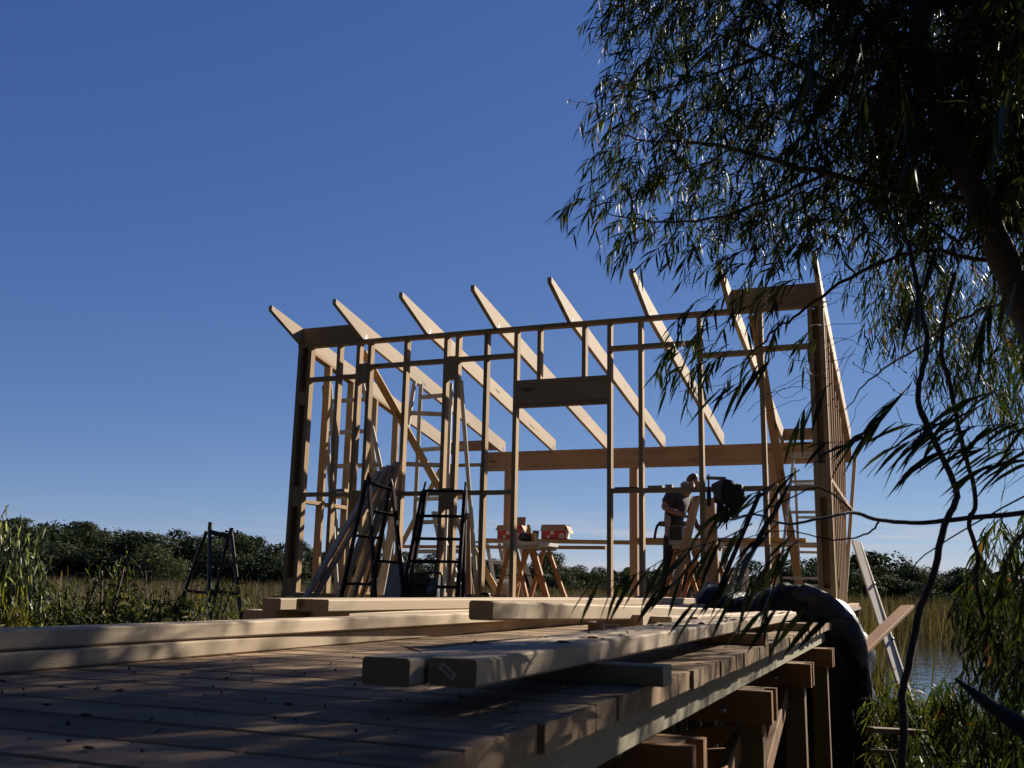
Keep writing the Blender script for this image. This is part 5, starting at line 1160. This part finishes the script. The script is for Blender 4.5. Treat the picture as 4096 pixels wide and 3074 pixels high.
def blades(base, n, L, W, label, spread=.5):
    l2 = Leaves(); b = Vector(base)
    for i in range(n): l2.add(b+Vector((random.gauss(0, .12), random.gauss(0, .12), 0)), (random.gauss(0, spread), random.gauss(0, spread), 1), L*random.uniform(.6, 1.1), W*random.uniform(.7, 1.2), random.uniform(.05, .55))
    return tag(l2.build('reed_clump', 'reedgreen', None, base, prof=(.7, 1, .9, .6, .05)), label, 'reeds', 'reed clumps on the bank')
for x, y, Y, L, lab in ((3500, 2750, 8.8, 1.7, 'clump of arching reeds with golden tips beside the cream rail'), (3640, 2760, 8.4, 1.6, 'clump of arching reeds right of the cream rail'), (3560, 2800, 10.0, 1.7, 'clump of tall reeds behind the orange plank end'), (3800, 2700, 12.5, 1.2, 'clump of short reeds standing in the pond at right'), (3420, 2760, 10.5, 1.8, 'clump of reeds close behind the top of the black tarp'), (3720, 2740, 9.6, 1.2, 'clump of dark reeds between the orange plank and the wavy hanging stem')):
    p = PY(x, y, Y); blades((p.x, Y, gz(p.x, Y)), 60, L, .020, lab, .42)
for x, Y, L, lab in ((240, 6.6, 1.30, 'dark spiky reed clump at left, leaning right'), (620, 7.2, 1.35, 'golden reed clump in the middle of the left bank'), (180, 7.6, 1.2, 'reed clump beside the pale weeping shrub')):
    p = PY(x, 2480, Y); blades((p.x, Y, gz(p.x, Y)), 60, L, .022, lab, .28)

# ------------------------------------------------------------------ trees across the marsh
def fartree_mesh(seed, H, Wd, mat, flat=.6):
    rs = random.Random(seed); pts = []; nr = []; lobes = []
    for i in range(17):
        a = rs.uniform(0, 2*PI); r = Wd*.5*math.sqrt(rs.random())*.8; z = H*(.30+.60*rs.random())*(1-.35*(r/(Wd*.5))**2)
        lobes.append((Vector((math.cos(a)*r, math.sin(a)*r, z)), Wd*rs.uniform(.13, .24)))
    for i in range(6): lobes.append((Vector((rs.uniform(-.3, .3)*Wd, rs.uniform(-.3, .3)*Wd, H*rs.uniform(.12, .3))), Wd*.22))
    lobes.append((Vector((0, 0, H*.88)), Wd*.15))
    V = []; Q = []; R_ = []
    for c, r in lobes:
        br_ = rs.uniform(-.25, .25)
        for j in range(380):
            d = Vector((rs.gauss(0, 1), rs.gauss(0, 1), rs.gauss(0, 1))).normalized(); rr = r*(.75+.45*rs.random()**2)
            p = c + Vector((d.x*rr, d.y*rr, d.z*rr*flat)); s = rs.uniform(.05, .115)*Wd/6
            n_ = (d+Vector((rs.gauss(0, .5), rs.gauss(0, .5), rs.gauss(0, .5)))).normalized(); u = n_.cross(Vector((.1, .3, 1))).normalized()*s; v_ = n_.cross(u).normalized()*s*rs.uniform(.5, 1)
            b = len(V); V += [p-u-v_, p+u*.9-v_*.7, p+u*.8+v_, p-u*.7+v_*.8]; Q.append((b, b+1, b+2, b+3)); R_ += [min(1, max(0, .5+br_+rs.gauss(0, .22)))]*4
    return np.array([tuple(v) for v in V]), np.array(Q), np.array(R_)
VAR = []
for i, (H, Wd, mt, fl) in enumerate(((7.5, 7.0, 'far0', .6), (8.0, 6.0, 'far1', .55), (6.5, 6.5, 'far0', .7), (6.0, 5.0, 'far2', .75), (8.5, 5.0, 'far1', .45), (7.0, 8.0, 'far0', .55))):
    VAR.append((H, Wd, fartree_mesh(100+i, H, Wd, mt, fl), mt))
protos = {}
def fartree(px, top, D, vi, label, group='trees across the marsh', wid=None):
    """crown top at the given height in the view, at distance D"""
    base = PD(px, 2300, D); zt = PD(px, top, D).z; z0 = -1.9; H, Wd, (v, q, r), mt = VAR[vi]; s = (zt-z0)/H*1.13*random.uniform(.97, 1.05)
    if vi not in protos:
        root = empty('marsh_tree', (base.x, base.y, z0), label, 'tree', group); WL[root.name] = Vector((0, 0, 0))
        fastmesh('crown', v, q, r, M[mt], root)
        mb = MB(); tube(mb, [(0, 0, 0), (.1, .05, H*.3), (.05, 0, H*.62)], [.22, .16, .08], 7)
        for a in (0, 2.1, 4.2): tube(mb, [(.1, .05, H*.3), (math.cos(a)*Wd*.15, math.sin(a)*Wd*.15, H*.5), (math.cos(a)*Wd*.27, math.sin(a)*Wd*.27, H*.68)], [.12, .08, .04], 5)
        mb.build('trunk', M['bark'], root); protos[vi] = root
    else:
        src = protos[vi]; root = src.copy(); COL.objects.link(root)
        for ch in src.children: c = ch.copy(); COL.objects.link(c); c.parent = root
        root['label'] = label; root['group'] = group; root.location = (base.x, base.y, z0)
    w_ = (wid or random.uniform(1.0, 1.3))*s; root.rotation_euler = (0, 0, random.uniform(0, 6.28)); root.scale = (w_, w_, s); return root
GEN = {0: 'dark rounded tree in the wood line across the marsh', 1: 'olive tree in the wood line across the marsh', 2: 'dark bushy tree in the wood line across the marsh', 3: 'paler bushy tree in the wood line across the marsh', 4: 'tall thin crowned tree in the wood line across the marsh', 5: 'broad dark tree in the wood line across the marsh'}
SKY = [(-150, 2085), (0, 2090), (120, 2125), (250, 2130), (330, 2120), (420, 2155), (520, 2150), (620, 2160), (700, 2155), (790, 2160), (880, 2165), (980, 2170), (1060, 2178), (1160, 2190), (1280, 2200), (1400, 2215), (1520, 2225), (1650, 2222), (1760, 2235), (1880, 2240), (2000, 2258), (2100, 2262), (2190, 2225), (2330, 2285), (2420, 2278), (2520, 2290), (2640, 2300), (2760, 2290), (2900, 2268), (3030, 2250), (3160, 2255), (3290, 2250), (3400, 2245), (3520, 2245), (3640, 2282), (3720, 2300), (3830, 2285), (3950, 2280), (4080, 2270), (4200, 2260)]
fartree(600, 2195, 66, 3, 'pale rounded tree standing forward of the wood at left', wid=1.25)
fartree(2185, 2224, 78, 0, 'big dark tree rising behind the orange legged sawhorse', wid=1.2)
fartree(3470, 2238, 86, 5, 'broad dark tree standing right of the house frame by the pond')
fartree(60, 2076, 88, 4, 'highest tree of the wood, at the far left edge')
fartree(330, 2112, 92, 4, 'tree with loose feathery top above the wood at left')
for i, (x, t) in enumerate(SKY):
    for r in range(2):
        vi = random.choice((0, 1, 2, 5, 1, 0, 3) if r == 0 else (0, 2, 5))
        D = random.uniform(84, 98) if r == 0 else random.uniform(72, 82)
        fartree(x+random.uniform(-45, 45), t+random.uniform(-4, 10) + (r*random.uniform(12, 32)), D, vi, GEN[vi])
# solid understorey of the wood behind them
def f_und():
    a = random.uniform(-1.0, .42); D = random.uniform(92, 112); return D*math.sin(a), D*math.cos(a)
l2 = Leaves()
for i in range(9000):
    x, y = f_und(); l2.add((x, y, random.uniform(-1.9, 1.6)), rv(1), 1.0, .8, .1)
tag(l2.build('far_wood', 'far0', None, (0, 95, -1.9)), 'dark mass of wood closing the view behind the marsh trees', 'wood', kind='stuff')
# unseen woodland added behind the camera to screen low sky from the shaded sides
l2 = Leaves()
for i in range(15000):
    a = random.uniform(PI*.60, PI*1.48); D = random.uniform(7, 14); x, y = D*math.sin(a), D*math.cos(a)
    l2.add((x-1.5, y-1, random.uniform(-1.6, 15)), rv(1), 1.0, .65, .2)
tag(l2.build('sky_block_wood', 'block_leaf', None, (0, -9, -1.6)), 'unseen dark woodland added behind the viewer to block sky light', 'wood', kind='stuff')

# ------------------------------------------------------------------ leaf litter
l2 = Leaves()
for i in range(150):
    y = .9+5.5*random.random()**1.6; x = random.uniform(-1.75, -.57); l2.add((x, y, .0035), (random.gauss(0, 1), random.gauss(0, 1), .08), random.uniform(.008, .03), random.uniform(.002, .006), .1)
for i in range(70):
    t = random.random(); p = F2c.lerp(F2d, t)+sF*random.uniform(-.12, .03); l2.add((p.x, p.y, p.z+.0255), (random.gauss(0, 1), random.gauss(0, 1), .15), random.uniform(.008, .04)*(1.4 if t < .3 else .8), random.uniform(.002, .007), .1)
o = l2.build('leaf_litter', 'litter' if False else 'leaf', None, (-1, 2, 0)); o.data.materials.clear(); o.data.materials.append(M['litter'])
tag(o, 'scattered dry leaves and seed cases on the boardwalk and timbers', 'leaf litter', kind='stuff')
mb = MB()
for i in range(75):
    y = 1.0+3.2*random.random()**1.3; x = random.uniform(-1.75, -.58); ball(mb, (x, y, .003), random.uniform(.0016, .0036), n=6, m=4)
tag(mb.build('fallen_fruit', M['nut']), 'tiny woody seed cases scattered on the boardwalk planks', 'seed cases', kind='stuff')
